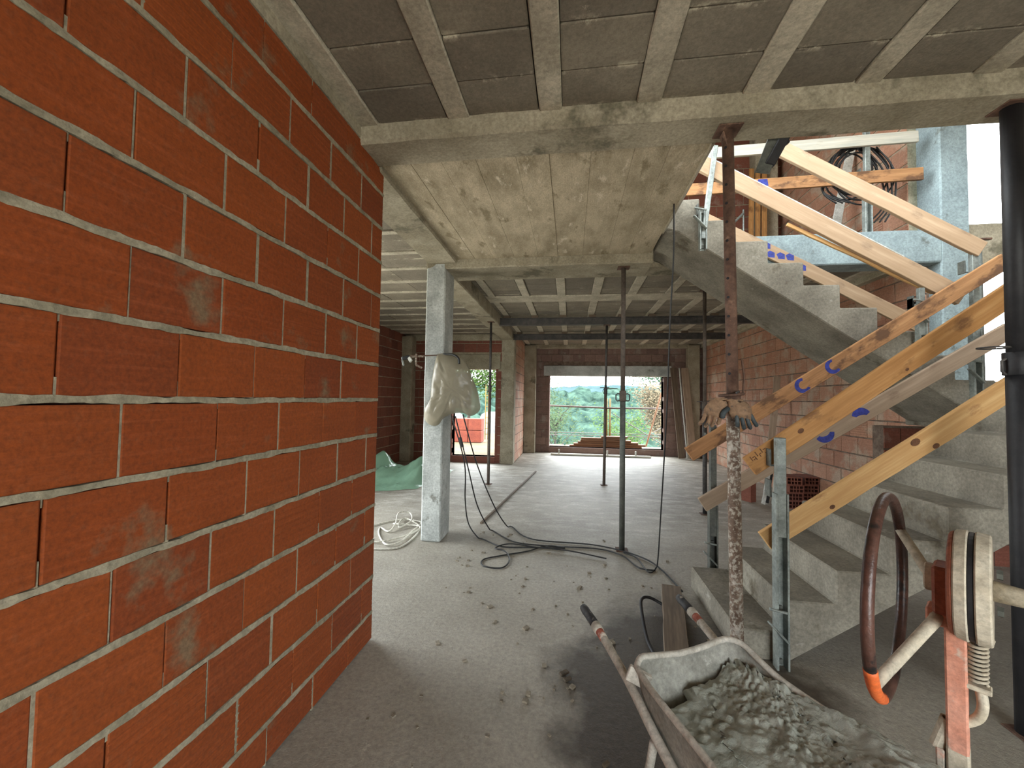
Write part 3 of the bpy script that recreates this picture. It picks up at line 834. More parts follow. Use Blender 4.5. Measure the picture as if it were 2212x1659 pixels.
plank('guard_board', (.9, 4.56, 4.18), (3.44, 4.56, 4.22), .115, T, M['wood_white'], 'level whitewashed board, top rail of the upstairs edge', 'upstairs edge boards', seed=17)

# ------------------------------------------------------------------ guard posts (square tube in a channel, clamp at the foot)
def post(loc, top, zmid, dx, label, name='guard_post', mat='galv', w=.055, clamp=True, face=-1, group='clamp-on guard posts', lean=(0, 0)):
    x, y, z = loc
    t = thing(name, label, 'post', loc, group)
    lx, ly = lean
    MB().bar((x, y, zmid - .25), (x + lx, y + ly, top), w * .9, w * .8, (1, 0, 0)).build('post_tube', M[mat], t, bev=.004)
    ch = MB()
    for s in (-1, 1): ch.bar((x + s * w * .52, y, z), (x + s * w * .52, y, zmid), .012, w, (1, 0, 0))
    ch.bar((x, y + w * .55, z), (x, y + w * .55, zmid), w, .008, (1, 0, 0))
    ch.build('channel', M[mat], t, bev=.002)
    for zz in (zmid + .02, top - .12):
        MB().box((x - w * .8, y + w * .5, zz - .05), (x - w * .6, y + w * .5 + .06, zz + .05)).box((x - w * .8, y + w * .4, zz - .05), (x + w * .8, y + w * .5, zz - .04)).build('plank_holder', M['galv_dark'], t, bev=.002)
    if clamp:
        for zz in (.33, .03): MB().bar((x, y + .01, z + zz), (x, y + .06, z + zz), .03, .03).build('clamp_jaw', M['galv_dark'], t, bev=.003)
        MB().tube(smooth_pts([(x + .02, y - .03, z + .325), (x - .03, y - .035, z + .335), (x - .075, y - .035, z + .345)], 3), .008, 8).build('clamp_bolt', M['galv'], t, smooth=True)
        MB().bar((x - .085, y - .045, z + .275), (x + .02, y - .035, z + .165), .035, .012, (0, -1, 0)).build('clamp_lever', M['galv'], t, bev=.004)
    return t
post((1.205, 2.575, 0), 1.31, .99, 0, 'tall galvanised guard post with clamp beside the golden-brown plank end')
post((1.17, 3.6, .02), 1.32, .66, 0, 'dull steel guard post behind the rusty prop, holding the brown plank', mat='galv_dark')
post((1.08, 3.555, 2.78), 3.66, 3.12, 0, 'leaning galvanised guard post clamped to the stair head', w=.045, lean=(.1, 0))
post((2.68, 3.555, 1.98), 2.42, 2.3, 0, 'short galvanised guard post where the upper flight rails end', w=.045)
post((3.08, 3.6, 1.52), 2.72, 2.1, 0, 'grey guard post on the landing where the stair rails cross', w=.05)
post((3.0, 4.6, 3.2), 4.36, 3.9, 0, 'pale guard post carrying the level boards upstairs', w=.055, clamp=False, mat='galv')
post((2.9, 2.6, 1.45), 2.6, 2.0, 0, 'grey guard post at the end of the golden-brown plank', w=.05)
# T-headed screw on the landing post
tb = thing('screw_jack', 'small T-headed screw standing behind the highest sloping rail', 'jack', (3.2, 3.7, 1.52))
MB().cyl((3.2, 3.7, 1.52), (3.2, 3.7, 2.83), .022, seg=12).build('jack_tube', M['galv'], tb, smooth=True)
MB().bar((3.11, 3.7, 2.84), (3.29, 3.7, 2.84), .015, .03).bar((3.115, 3.7, 2.84), (3.115, 3.7, 2.9), .012, .02, (1, 0, 0)).build('head_plate', M['rust'], tb, bev=.003)
# clamp hanging from the beam
cl = thing('beam_clamp', 'grey steel clamp shoe hanging from the beam above the highest stair rail', 'clamp', (1.1, 2.43, 2.96))
MB().bar((1.13, 2.40, 3.03), (1.05, 2.42, 2.80), .075, .012, (1, -.3, .3)).build('back_plate', M['galv_dark'], cl, bev=.003)
u = MB()
u.bar((1.165, 2.40, 3.0), (1.085, 2.42, 2.84), .05, .05, (0, 1, 0)).bar((1.12, 2.41, 2.93), (1.18, 2.41, 2.97), .03, .03)
u.build('clamp_jaw', M['black_steel'], cl, bev=.004)

# ------------------------------------------------------------------ props
def prop(loc, top, label, zc, ro=.03, ri=.024, mlow='rust', mup='rust', holes=True, dx=0, loops=False, ring=False, group='steel props'):
    x, y, z = loc
    t = thing('steel_prop', label, 'prop', loc, group)
    q = lambda zz: V((x + dx * (zz - z) / (top - z), y, zz))
    MB().tube([q(z + .008), q(z + .5 * (zc - z)), q(zc)], ro, 18).build('outer_tube', M[mlow], t, smooth=True)
    inner = MB().tube([q(zc - .05), q(top - .008)], ri, 18).build('inner_tube', M[mup], t, smooth=True)
    MB().box((x - .06, y - .06, z), (x + .06, y + .06, z + .008)).build('base_plate', M['rust'], t, bev=.002)
    tx = x + dx
    MB().box((tx - .06, y - .06, top - .008), (tx + .06, y + .06, top)).build('head_plate', M['rust'], t, bev=.002)
    col = MB().cyl(q(zc - .1), q(zc + .01), ro * 1.22, seg=18).build('collar', M[mup], t, smooth=True, bev=.003)
    if holes:
        h = MB(); zz = zc + .12
        d = (V((0, 0, 0)) - V((tx, y, 0))).normalized()
        side = V((-d.y, d.x, 0)) * -1
        while zz < top - .08:
            c0 = q(zz); dd = (d * .9 + side * .42).normalized()
            h.cyl(c0 + dd * (ri - .004), c0 + dd * (ri + .0012), .0075, seg=10)
            zz += .1
        h.build('pin_hole', M['black_steel'], inner, kind='stuff')
    p = q(zc - .02)
    if loops:
        for s in (-1, 1):
            MB().tube([(p.x + s * .022, p.y, p.z - .005), (p.x + s * .05, p.y, p.z), (p.x + s * .068, p.y, p.z - .012), (p.x + s * .068, p.y, p.z - .06), (p.x + s * .055, p.y, p.z - .075), (p.x + s * .024, p.y, p.z - .07)], .0065, 8).build('nut_handle', M['steel_dark'], col, smooth=True)
        MB().tube([(p.x - .11 + .055 * cos(a), p.y - .01 + .05 * sin(a), p.z + .05) for a in [2 * pi * i / 20 for i in range(20)]], .004, 6, closed=True).build('wire_loop', M['steel_dark'], t, smooth=True)
    elif ring:
        MB().tube([p + V((.0, -.02 - ro, .03)) , p + V((-.012, -.05 - ro, .04)), p + V((.01, -.02 - ro, .045))], .006, 6).build('pin', M['steel_dark'], col, smooth=True)
        MB().tube([p + V((.055 * cos(a) - .01, .055 * sin(a) - .01, .03 + .006 * cos(a))) for a in [2 * pi * i / 24 for i in range(24)]], .0075, 8, closed=True).build('nut_ring', M[mup], col, smooth=True)
        MB().tube(smooth_pts([p + V((.045, -.01, .03)), p + V((.05, -.015, .12)), p + V((.04, -.012, .22))], 3), .005, 6).build('tie_wire', M['rust'], t, smooth=True)
        MB().bar(q(top - .02) + V((-.03, 0, 0)), q(top - .12) + V((-.005, 0, 0)), .05, .006, (0, 1, 0)).build('gusset', M['rust'], t)
    else:
        MB().bar((p.x - .1, p.y, p.z + .03), (p.x + .06, p.y, p.z + .035), .012, .012).build('pin', M['steel_dark'], col)
        MB().tube([(p.x - .02 + .03 * cos(a), p.y, p.z - .03 + .045 * sin(a)) for a in [2 * pi * i / 16 for i in range(16)]], .005, 6, closed=True).build('nut_handle', M['steel_dark'], col, smooth=True)
    return t
prop((.858, 2.27, 0), 2.966, 'rusty cement-splashed steel prop behind the wheelbarrow, gloves hung on it', 1.54, .0315, .0285, 'rust_splash', 'rust', True, dx=-.042, ring=True)
prop((2.10, 2.25, 0), 2.966, 'steel prop at the edge of the stairwell, coloured black for backlit shade', 1.76, .043, .039, 'black_steel', 'black_steel', False, loops=True)  # backlit shade put into the prop's near-black colour
prop((.527, 4.29, 0), 2.885, 'dark steel prop with looped handles standing before the wide window', 1.60, .028, .023, 'galv_dark', 'rust_grey', False, loops=True)
prop((.6, 7.46, 0), 2.86, 'slim steel prop under the first dark crossbar, seen against the window', 1.72, .026, .021, 'rust_grey', 'steel_dark', False, dx=.03)
prop((-1.42, 7.09, 0), 2.87, 'slim dark prop under the long beam, seen against the doorway', 1.72, .026, .021, 'rust_grey', 'steel_dark', False)
prop((1.8, 5.85, 0), 3.04, 'dark steel prop behind the lower flight, white cap under the ceiling', 1.5, .028, .023, 'steel_dark', 'rust_grey', False)
for y, lab in ((7.45, 'dark steel crossbar under the far ceiling, the one resting on the slim prop'), (9.3, 'dark steel crossbar under the far ceiling, the one running from the column by the doorway')):
    b = thing('crossbar', lab, 'steel bar', (1, y, 2.9), 'dark crossbars under the far ceiling')
    i = MB(); i.box((-1.33, y - .045, 2.865), (3.5, y + .045, 2.88)); i.box((-1.33, y - .045, 2.985), (3.5, y + .045, 3.0)); i.box((-1.33, y - .01, 2.88), (3.5, y + .01, 2.985))
    i.build('bar_profile', M['steel_dark'], b)
    i = MB()
    for k in range(10): i.box((-1.25 + k * .52, y - .05, 3.0), (-1.13 + k * .52, y + .05, 3.043))
    i.build('packing_wedge', M['wood_dark'], b, kind='stuff')

# ------------------------------------------------------------------ gloves on the prop
def glove(c, label, mats, flip):
    """empty work glove draped downward: palm, cuff and five hanging fingers"""
    c = V(c)
    t = thing('work_glove', label, 'glove', c, 'gloves hung on the rusty prop')
    mb = MB(); rows = 7; seg = 14
    for i in range(rows):
        k = i / (rows - 1)
        w = .045 * (.75 + .45 * sin(pi * k * .8)); th = .016 * (1 + .4 * sin(pi * k))
        p = c + V((flip * .035 * k, -.012 * k, .035 - .085 * k))
        for j in range(seg):
            a = 2 * pi * j / seg
            f = 1 + .12 * sin(3 * a + i)
            mb.v.append(p + V((cos(a) * w * f, sin(a) * th * f, .01 * sin(2 * a + i))))
    mb.f += [(i * seg + j, i * seg + (j + 1) % seg, (i + 1) * seg + (j + 1) % seg, (i + 1) * seg + j) for i in range(rows - 1) for j in range(seg)]
    mb.f.append(tuple(range((rows - 1) * seg, rows * seg)))
    mb.build('palm', M[mats[0]], t, smooth=True)
    for q in range(4):
        b = c + V((flip * .035 - .033 + .022 * q, -.012, -.045))
        l = (.05, .062, .06, .046)[q]
        MB().tube(smooth_pts([b + V((0, 0, .012)), b + V((flip * .008 + (q - 1.5) * .004, -.008, -l * .5)), b + V((flip * .02 + (q - 1.5) * .008, .004, -l))], 4), [.0095] * 8 + [.005], 10).build('finger', M[mats[1]], t, smooth=True)
    b = c + V((-flip * .035, -.01, -.005))
    MB().tube(smooth_pts([b, b + V((-flip * .025, -.012, -.02)), b + V((-flip * .032, -.01, -.05))], 4), [.013] * 8 + [.007], 10).build('thumb', M[mats[1]], t, smooth=True)
    MB().tube([c + V((cos(2 * pi * j / 14) * .037, sin(2 * pi * j / 14) * .014, .036)) for j in range(14)], .005, 6, closed=True).build('cuff', M[mats[0]], t, smooth=True)
glove((.745, 2.20, 1.49), 'tan work glove hanging on the rusty prop, palm towards the window', ('leather', 'leather'), -1)
glove((.815, 2.185, 1.485), 'dark-fingered work glove hanging on the rusty prop beside the tan one', ('leather', 'glovedark'), 1)

# ------------------------------------------------------------------ wheelbarrow with wet mortar
RZ = .62
rim = [(.228, 1.448, 0), (.25, 1.492, .005), (.30, 1.52, 0), (.40, 1.552, 0), (.49, 1.588, .012), (.565, 1.612, .03), (.615, 1.59, .03), (.65, 1.53, .01), (.69, 1.452, -.005), (.775, 1.312, -.01), (.862, 1.171, -.01),
       (.94, 1.04, 0), (.985, .93, .01), (.97, .80, .01), (.90, .66, .005), (.78, .56, 0), (.64, .53, 0), (.53, .60, 0), (.455, .78, 0), (.40, .94, 0), (.353, 1.088, 0), (.29, 1.25, 0), (.25, 1.36, 0)]
rim = [V((x, y, RZ + z)) for x, y, z in rim]
rimS = smooth_pts(rim + [rim[0]], 3)[:-1]
ctr = V((.62, 1.08, 0))
wb = thing('wheelbarrow', 'cement-crusted wheelbarrow full of wet mortar at the foot of the stairs', 'wheelbarrow', (.6, 1.1, 0))
tr = MB(); nR = len(rimS)
lev = [(1.0, 0), (.965, -.06), (.90, -.15), (.80, -.25), (.68, -.32), (.4, -.335), (.0, -.34)]
for f, dz in lev:
    for p in rimS:
        q = ctr + (V((p.x, p.y, 0)) - ctr) * f
        tr.v.append(V((q.x, q.y, (p.z if f > .9 else RZ) + dz)))
for i in range(len(lev) - 1):
    for j in range(nR): tr.f.append((i * nR + j, i * nR + (j + 1) % nR, (i + 1) * nR + (j + 1) % nR, (i + 1) * nR + j))
o = tr.build('tray', M['tray'], wb, smooth=True)
md = o.modifiers.new('solid', 'SOLIDIFY'); md.thickness = .003; md.offset = 1
MB().tube(rimS, .0105, 8, closed=True).build('rim', M['dustywhite'], wb, smooth=True)
hl = smooth_pts([(.065, 1.853, .60), (.125, 1.70, .585), (.205, 1.48, .55), (.285, 1.25, .49), (.42, .92, .40), (.60, .58, .27), (.70, .42, .19)], 5)
hr = smooth_pts([(.505, 2.01, .605), (.535, 1.86, .60), (.59, 1.66, .565), (.69, 1.45, .46), (.80, 1.10, .36), (.86, .70, .27), (.83, .40, .19)], 5)
for h in (hl, hr):
    hd = MB().tube(h[3:], .0155, 12).build('handle', M['dustywhite'], wb, smooth=True)
    MB().tube(h[4:7], .0165, 12).build('red_sleeve', M['paint_red'], hd, smooth=True, label='handle tube with worn red paint')
    MB().tube(h[0:5], [.016, .0185, .0175, .0185, .0185], 12).build('grip', M['gripblack'], hd, smooth=True, label='worn black grip')
    MB().cyl(h[4], h[5], .0205, .0195, 14).build('grip_ring', M['dustywhite'], hd, smooth=True)
for a, b, c in (((.26, 1.32, .48), (.23, 1.42, .02), (.3, 1.2, .02)), ((.70, 1.43, .45), (.69, 1.50, .02), (.76, 1.28, .02))):
    MB().tube(smooth_pts([a, b, c, (c[0] + .04, c[1] - .1, .3)], 5), .013, 10).build('leg', M['dustywhite'], wb, smooth=True)
MB().bar((.27, 1.3, .3), (.72, 1.42, .3), .03, .004).build('cross_brace', M['dustywhite'], wb)
MB().bar((.2, 1.45, .6), (.27, 1.44, .575), .05, .02).build('bracket', M['dustywhite'], wb, bev=.003)
wc = V((.765, .40, .19)); ax = V((.9, .3, 0)).normalized()
MB().tube([wc + (ax.cross(V((0, 0, 1))) * cos(a) + V((0, 0, 1)) * sin(a)) * .15 for a in [2 * pi * i / 28 for i in range(28)]], .04, 12, closed=True).build('tyre', M['tyre'], wb, smooth=True)
MB().cyl(wc - ax * .025, wc + ax * .025, .115, seg=24).cyl(wc - ax * .08, wc + ax * .08, .012, seg=10).build('wheel_hub', M['galv_dark'], wb, bev=.003)
# mortar heap
def mort_z(x, y):
    u = (x - .62) * .36 + (y - 1.08) * -.93      # towards the nose
    v = (x - .62) * .93 + (y - 1.08) * .36       # towards the right rim
    z = .578 + .035 * max(-1, min(1, u * 3.2)) + .125 * max(-.25, v) * 2.2
    z += .012 * noise.noise(V((x * 7, y * 7, 1))) + .012 * abs(noise.noise(V((x * 16, y * 16, 4))))
    rg = max(0, sin((v * 1.0 - u * .25) * 30 + 1.5 * noise.noise(V((x * 5, y * 5, 2)))))
    lump = max(0, min(1, (v + .08) * 6))
    z += (.014 * rg + .014 * max(0, noise.noise(V((x * 22, y * 22, 7)))) + .013 * abs(noise.noise(V((x * 48, y * 48, 3)))) + .008 * noise.noise(V((x * 95, y * 95, 5)))) * lump
    z += .012 * abs(noise.noise(V((x * 34, y * 34, 11)))) * max(0, min(1, (-.12 - u) * 8))
    s = max(0, 1 - ((x - .43) ** 2 + (y - 1.25) ** 2) / .012)
    return z + .012 * s
mo = MB(); NRd, NA = 84, 150
pts = []
rimL = smooth_pts(rim + [rim[0]], 24)[:-1]
NA = len(rimL) // 2
for i in range(NRd + 1):
    for j in range(NA):
        p = rimL[j * 2]; k = i / NRd
        d = V((p.x, p.y, 0)) - ctr
        q = ctr + d * k * .9
        z = mort_z(q.x, q.y)
        lim = .86 if z < .54 else (.93 if z < .6 else .975)
        q = ctr + d * k * lim
        z = mort_z(q.x, q.y) - (.03 * max(0, (k - .9) * 10) ** 2 * (1 if z < .585 else .5))
        z = min(z, p.z + .045)
        mo.v.append(V((q.x, q.y, z)))
for i in range(NRd):
    for j in range(NA): mo.f.append((i * NA + j, i * NA + (j + 1) % NA, (i + 1) * NA + (j + 1) % NA, (i + 1) * NA + j))
tag(mo.build('wet_mortar', M['wet'], smooth=True), 'heap of wet grey mortar filling the wheelbarrow tray', 'mortar', kind='stuff')

# ------------------------------------------------------------------ concrete mixer
mx = thing('concrete_mixer', 'dusty orange concrete mixer with brown hand wheel beside the wheelbarrow', 'concrete mixer', (.95, 1.17, 0))
n = V((.7407, -.6719, 0)); t_ = V((-.6719, -.7407, 0)); UP = V((0, 0, 1))
C = V((.857, 1.2615, 1.0025)); R = .255
ringp = [C + (t_ * cos(a) + UP * sin(a)) * R for a in [2 * pi * i / 48 for i in range(48)]]
hw = MB().tube(ringp, .0135, 12, closed=True).build('hand_wheel', M['tube_brown'], mx, smooth=True)
MB().tube([C + (t_ * cos(a) + UP * sin(a)) * R for a in [radians(292 + 3 * i) for i in range(15)]], .0142, 12).build('wheel_paint', M['orange'], hw, smooth=True, label='bright orange patch on the wheel')
hub = C + n * .105 + UP * .012
for a in (320, 150):
    e = C + (t_ * cos(radians(a)) + UP * sin(radians(a))) * R
    k = hub + (e - hub) * .2 + n * .008
    MB().tube([e, k, hub], [.0125, .013, .012], 10).build('spoke', M['cementgrey'], hw, smooth=True)
MB().cyl(hub - n * .018, hub + n * .06, .03, .026, 18).build('hub', M['orange_brown'], mx, bev=.003)
lg = V((.947, 1.174, 0))
sl = MB().obox(lg + UP * .52, n * .019, t_ * .022, UP * .47).build('stand_leg', M['orange_dust'], mx, bev=.004)
MB().obox(lg + UP * .37, n * .0197, t_ * .0227, UP * .31).build('cement_coat', M['cementgrey'], sl, bev=.004)
MB().obox(lg + UP * .03, n * .2, t_ * .03, UP * .03).build('foot', M['orange_dust'], mx, bev=.004)
bx = V((.942, 1.18, 1.055))
MB().obox(bx, n * .03, t_ * .04, UP * .058).build('bearing_housing', M['orange_brown'], mx, bev=.006)
MB().cyl(bx - n * .045 + UP * .02, bx - n * .02 + UP * .02, .034, seg=18).build('bearing_cap', M['cementgrey'], mx, bev=.003)
MB().obox(V((.936, 1.186, .985)), n * .034, t_ * .03, UP * .02).build('top_bracket', M['orange_dust'], mx, bev=.004)
dc = V((.968, 1.15, 1.078))
MB().cyl(dc - n * .03, dc - n * .007, .126, .13, 40).cyl(dc + n * .004, dc + n * .03, .13, .126, 40).build('locking_disc', M['cementgrey'], mx, bev=.003)
MB().cyl(dc - n * .007, dc + n * .004, .126, seg=40).build('disc_core', M['black_steel'], mx, bev=.002)
for k in range(9):
    a = radians(-40 + k * 20)
MB().cyl(dc - n * .04, dc - n * .03, .118, .124, 40).build('disc_face', M['orange_brown'], mx, bev=.003)
ar = MB(); ar.tube([dc + n * .03, dc + n * .09 + UP * -.002, dc + n * .2 + UP * -.012, dc + n * .34 + UP * -.02], [.024, .02, .027, .04], 14)
ar.build('yoke_arm', M['cementgrey'], mx, smooth=True)
for p in (dc + n * .036 + UP * .04, dc + n * .036 - UP * .045): MB().cyl(p, p + n * .01, .012, seg=6).build('bolt', M['galv_dark'], mx)
MB().bar(V((.945, 1.166, .967)), V((.992, 1.132, .955)), .022, .02).build('catch_lever', M['cementgrey'], mx, bev=.003)
sp0, sp1 = V((.972, 1.148, .942)), V((.971, 1.149, .852))
hx = []
for i in range(9 * 12 + 1):
    a = 2 * pi * i / 12; k = i / 108
    hx.append(sp0 + (sp1 - sp0) * k + (n * cos(a) + t_ * sin(a)) * .0155)
MB().tube(hx, .0036, 6).build('spring', M['cementgrey'], mx, smooth=True)
MB().cyl(sp0 + UP * .02, sp1, .006, seg=8).build('spring_rod', M['galv_dark'], mx)
MB().obox(V((.966, 1.152, .842)), n * .028, t_ * .016, UP * .006).build('spring_plate', M['cementgrey'], mx, bev=.002)
MB().tube(smooth_pts([(.974, 1.147, .838), (.977, 1.145, .80), (.97, 1.15, .768), (.95, 1.165, .742)], 5), .0105, 10).build('pedal_tube', M['cementgrey'], mx, smooth=True)
MB().pipe((.937, 1.186, .735), (.920, 1.198, .66), .0155, .0115).build('pipe_socket', M['cementgrey'], mx)
MB().obox(V((.925, 1.194, .58)), n * .008, t_ * .02, UP * .085).build('side_strap', M['orange_dust'], mx, bev=.003)
# drum on its yoke, out to the right of the wheel
dr = dc + n * .60 + UP * -.02
axd = (V((-.3, -.35, .9))).normalized(); pa = axd.orthogonal().normalized(); pb = axd.cross(pa)
dm = MB(); prof = [(-.34, .02), (-.34, .16), (-.22, .27), (0, .30), (.12, .28), (.30, .16), (.33, .165), (.30, .15), (.12, .265), (0, .285)]
for h, r in prof:
    for j in range(28): dm.v.append(dr + axd * h + (pa * cos(2 * pi * j / 28) + pb * sin(2 * pi * j / 28)) * r)
dm.f += [(i * 28 + j, i * 28 + (j + 1) % 28, (i + 1) * 28 + (j + 1) % 28, (i + 1) * 28 + j) for i in range(len(prof) - 1) for j in range(28)]
dm.build('drum', M['orange_dust'], mx, smooth=True)
l2 = lg + n * 1.16
MB().obox(l2 + UP * .5, n * .02, t_ * .022, UP * .5).obox(l2 + UP * .03, n * .03, t_ * .3, UP * .03).obox(lg + n * .58 + UP * .12, n * .6, t_ * .02, UP * .02).build('stand_frame', M['orange_dust'], mx, bev=.004)
MB().tube([dc + n * .9, dc + n * 1.18], .03, 12).build('yoke_arm', M['cementgrey'], mx, smooth=True)

# ------------------------------------------------------------------ loose things on the floor
pd = plank('floor_plank', (.795, 3.40, .035), (.62, 2.50, .035), .14, .07, M['wood_dark'], 'dark short plank lying on the floor behind the wheelbarrow handles', face=(0, 0, 1))
hp = MB().tube(smooth_pts([(.70, 3.12, .03), (.60, 3.2, .05), (.525, 3.12, .07), (.50, 2.95, .05), (.49, 2.7, .02), (.51, 2.55, .01)], 5), .011, 8)
tag(hp.build('bent_strap', M['black_steel'], smooth=True), 'dark bent steel hoop leaning on the floor plank', 'hoop')
tag(MB().tube(smooth_pts([(-1.22, 4.10, 1.32), (-1.10, 4.20, .83), (-1.11, 4.30, .42), (-1.09, 4.38, .15), (-.98, 4.36, .012), (-.9, 4.31, .008), (-.67, 4.14, .008), (-.37, 4.18, .008), (-.04, 4.22, .008)], 8), .007, 7).build('power_cable', M['plastic_black'], smooth=True),
    'black cable hanging nearest the column, leaving the wrapped box', 'cable', 'cables from the wrapped box')
cb = tag(MB().tube(smooth_pts([(-1.18, 4.10, 1.32), (-1.06, 4.20, .78), (-.99, 4.35, .36), (-.9, 4.55, .06), (-.85, 4.60, .008), (-.57, 4.30, .008), (-.23, 4.25, .008), (.28, 4.26, .008), (.51, 4.12, .008), (.62, 3.86, .008), (.76, 3.82, .008)], 8), .007, 7).build('power_cable', M['plastic_black'], smooth=True),
    'black cable with inline plug, running from the wrapped box across the floor', 'cable', 'cables from the wrapped box')
MB().cyl((-1.135, 4.135, 1.1), (-1.112, 4.15, 1.0), .017, seg=10).build('inline_plug', M['plastic_black'], cb, bev=.003)
tag(MB().tube(smooth_pts([(-1.10, 4.10, 1.34), (-.98, 4.25, .82), (-.82, 4.40, .36), (-.72, 4.7, .05), (-.66, 4.78, .01), (-.39, 4.41, .01), (.29, 4.35, .01), (.74, 4.04, .01), (.89, 3.44, .01)], 8), .007, 7).build('power_cable', M['plastic_black'], smooth=True),
    'black cable farthest from the column, reaching towards the stair foot', 'cable', 'cables from the wrapped box')
tag(MB().tube(smooth_pts([(-.04, 4.20, .02), (-.23, 4.23, .014), (-.40, 4.07, .008), (-.65, 3.90, .008), (-.79, 3.78, .008), (-.76, 3.64, .008), (-.59, 3.63, .008), (-.55, 3.81, .01), (-.62, 4.0, .016), (-.73, 4.07, .016), (-.6, 4.2, .02), (-.3, 4.15, .02), (.0, 4.12, .02), (.35, 4.0, .014)], 8), .0065, 7).build('cable_loop', M['plastic_black'], smooth=True),
    'loose loop of thin black cable lying on the floor', 'cable')
tag(MB().tube(smooth_pts([(.74, 3.10, 2.97), (.75, 3.15, 2.6), (.76, 3.30, 2.11), (.78, 3.50, 1.38), (.80, 3.80, .5), (.79, 3.86, .1), (.77, 3.86, .01), (.69, 3.77, .01), (.64, 4.08, .01), (.53, 4.20, .01)], 8), .006, 7).build('hanging_cable', M['plastic_black'], smooth=True),
    'black cable hanging from the landing slab down to the floor', 'cable')
plank('floor_lath', (-1.05, 4.85, .012), (-.70, 8.5, .012), .03, .02, M['wood_dark'], 'long thin dark lath lying lengthwise on the dusty floor', face=(0, 0, 1), cat='lath')
tag(MB().tube(smooth_pts([(-1.94, 3.83, .01), (-1.69, 3.91, .01), (-1.65, 4.24, .01), (-1.72, 4.58, .012), (-1.97, 4.82, .02), (-2.0, 4.70, .03), (-1.91, 4.45, .03), (-1.86, 4.68, .045), (-1.98, 4.93, .06), (-2.07, 4.80, .09), (-1.98, 4.50, .05), (-1.98, 4.33, .02), (-2.14, 4.46, .01), (-2.05, 4.24, .012), (-1.83, 3.95, .02), (-1.72, 4.05, .022), (-1.73, 4.38, .02), (-1.77, 4.75, .012), (-2.1, 4.75, .012), (-2.3, 4.3, .012), (-2.0, 4.0, .018), (-1.75, 4.2, .024), (-1.7, 4.55, .02), (-2.05, 4.6, .02)], 8), .009, 8).build('rope', M['rope'], smooth=True),
    'loosely coiled white rope on the floor beside the column', 'rope')
rb = MB(); r3 = random.Random(5)
for k in range(130):
    x, y = r3.uniform(-1.05, .92), r3.uniform(1.0, 4.6)
    if x > .15 and y < 1.7: continue
    r = r3.choice([.004, .005, .006, .008, .012])
    a = r3.uniform(0, pi); u = V((cos(a), sin(a), 0)) * r * r3.uniform(.8, 1.8); v = V((-sin(a), cos(a), 0)) * r
    rb.obox((x, y, r * .35), u, v, V((0, 0, r * .45)))
tag(rb.build('rubble', M['rubble']), 'scattered crumbs of mortar and grit on the floor', 'rubble', kind='stuff')
for k, (x, y) in enumerate(((-.02, 2.32), (.0, 2.27), (.16, 1.78))):
    r = .022 - .004 * k; m = MB().obox((x, y, .008), (r, r * .6, .004), (-r * .4, r * .6, 0), (0, 0, .006))
    tag(m.build('clod', M['clod'], bev=.004), ['larger dark clod of mud on the floor before the brick wall', 'smaller dark clod touching the larger clod on the floor', 'lone dark clod on the damp floor near the wheelbarrow handle'][k], 'clod')
# green film over boards
gs = MB(); nx, ny = 46, 40
for i in range(nx + 1):
    for j in range(ny + 1):
        u, v = i / nx, j / ny
        x = -3.9 + 1.42 * u + .12 * v; y = 5.7 + .75 * u + 1.9 * v
        lump = .42 * math.exp(-((u - .30) ** 2 / .05 + (v - .62) ** 2 / .06)) + .40 * math.exp(-((u - .85) ** 2 / .05 + (v - .52) ** 2 / .07)) + .16 * math.exp(-((v - .35) ** 2 / .02))
        z = .02 + lump * (.8 + .5 * noise.noise(V((u * 5, v * 5, 3)))) + .05 * abs(noise.noise(V((u * 13, v * 11, 1)))) + .02 * noise.noise(V((u * 34, v * 30, 5)))
        e = min(u, 1 - u, v, 1 - v)
        gs.v.append(V((x + .06 * noise.noise(V((v * 6, u, 2))), y + .08 * noise.noise(V((u * 6, v, 9))), max(.006, z * min(1, e * 9 + .1)))))
gs.f += [(i * (ny + 1) + j, (i + 1) * (ny + 1) + j, (i + 1) * (ny + 1) + j + 1, i * (ny + 1) + j + 1) for i in range(nx) for j in range(ny)]
tag(gs.build('plastic_sheet', M['greenfilm'], smooth=True), 'crumpled green plastic sheet heaped on the floor behind the column', 'plastic sheet')
# brick stack beside the right wall
hol = []
def hollow_brick(loc, rotz, label, group, mat='brick_red', sc=1.0):
    x, y, z = loc
    if not hol:
        m = MB(); l, w, h = .15, .10, .055
        m.box((-l, -w, 0), (l, w, .012)); m.box((-l, -w, 2 * h - .012), (l, w, 2 * h)); m.box((-l, -w, .012), (l, -w + .012, 2 * h - .012)); m.box((-l, w - .012, .012), (l, w, 2 * h - .012))
        m.box((-l + .002, -w + .012, h - .005), (l - .002, w - .012, h + .005))
        for q in (-.04, .0, .04): m.box((-l + .002, q - .005, .012), (l - .002, q + .005, 2 * h - .012))
        o = m.build('hollow_brick', M[mat]); hol.append(o)
    else:
        o = hol[0].copy(); COL.objects.link(o)
    o.location = loc; o.rotation_euler = (0, 0, rotz)
    return tag(o, label, 'brick', group)
ordn = ['lowest', 'second', 'third', 'fourth', 'topmost']
for k in range(4):
    hollow_brick((3.20 + rng.uniform(-.01, .01), 6.55, .112 * k), rng.uniform(-.05, .05) + pi / 2, 'loose hollow red brick, %s of the front stack below the knotty plank' % (ordn[k] if k < 3 else 'topmost'), 'loose bricks stacked by the long wall')
for k in range(4):
    hollow_brick((3.435 + rng.uniform(-.01, .01), 6.60, .112 * k), rng.uniform(-.05, .05) + pi / 2, 'loose hollow red brick with dark holes, %s of the stack against the long wall' % (ordn[k] if k < 3 else 'topmost'), 'loose bricks stacked by the long wall')
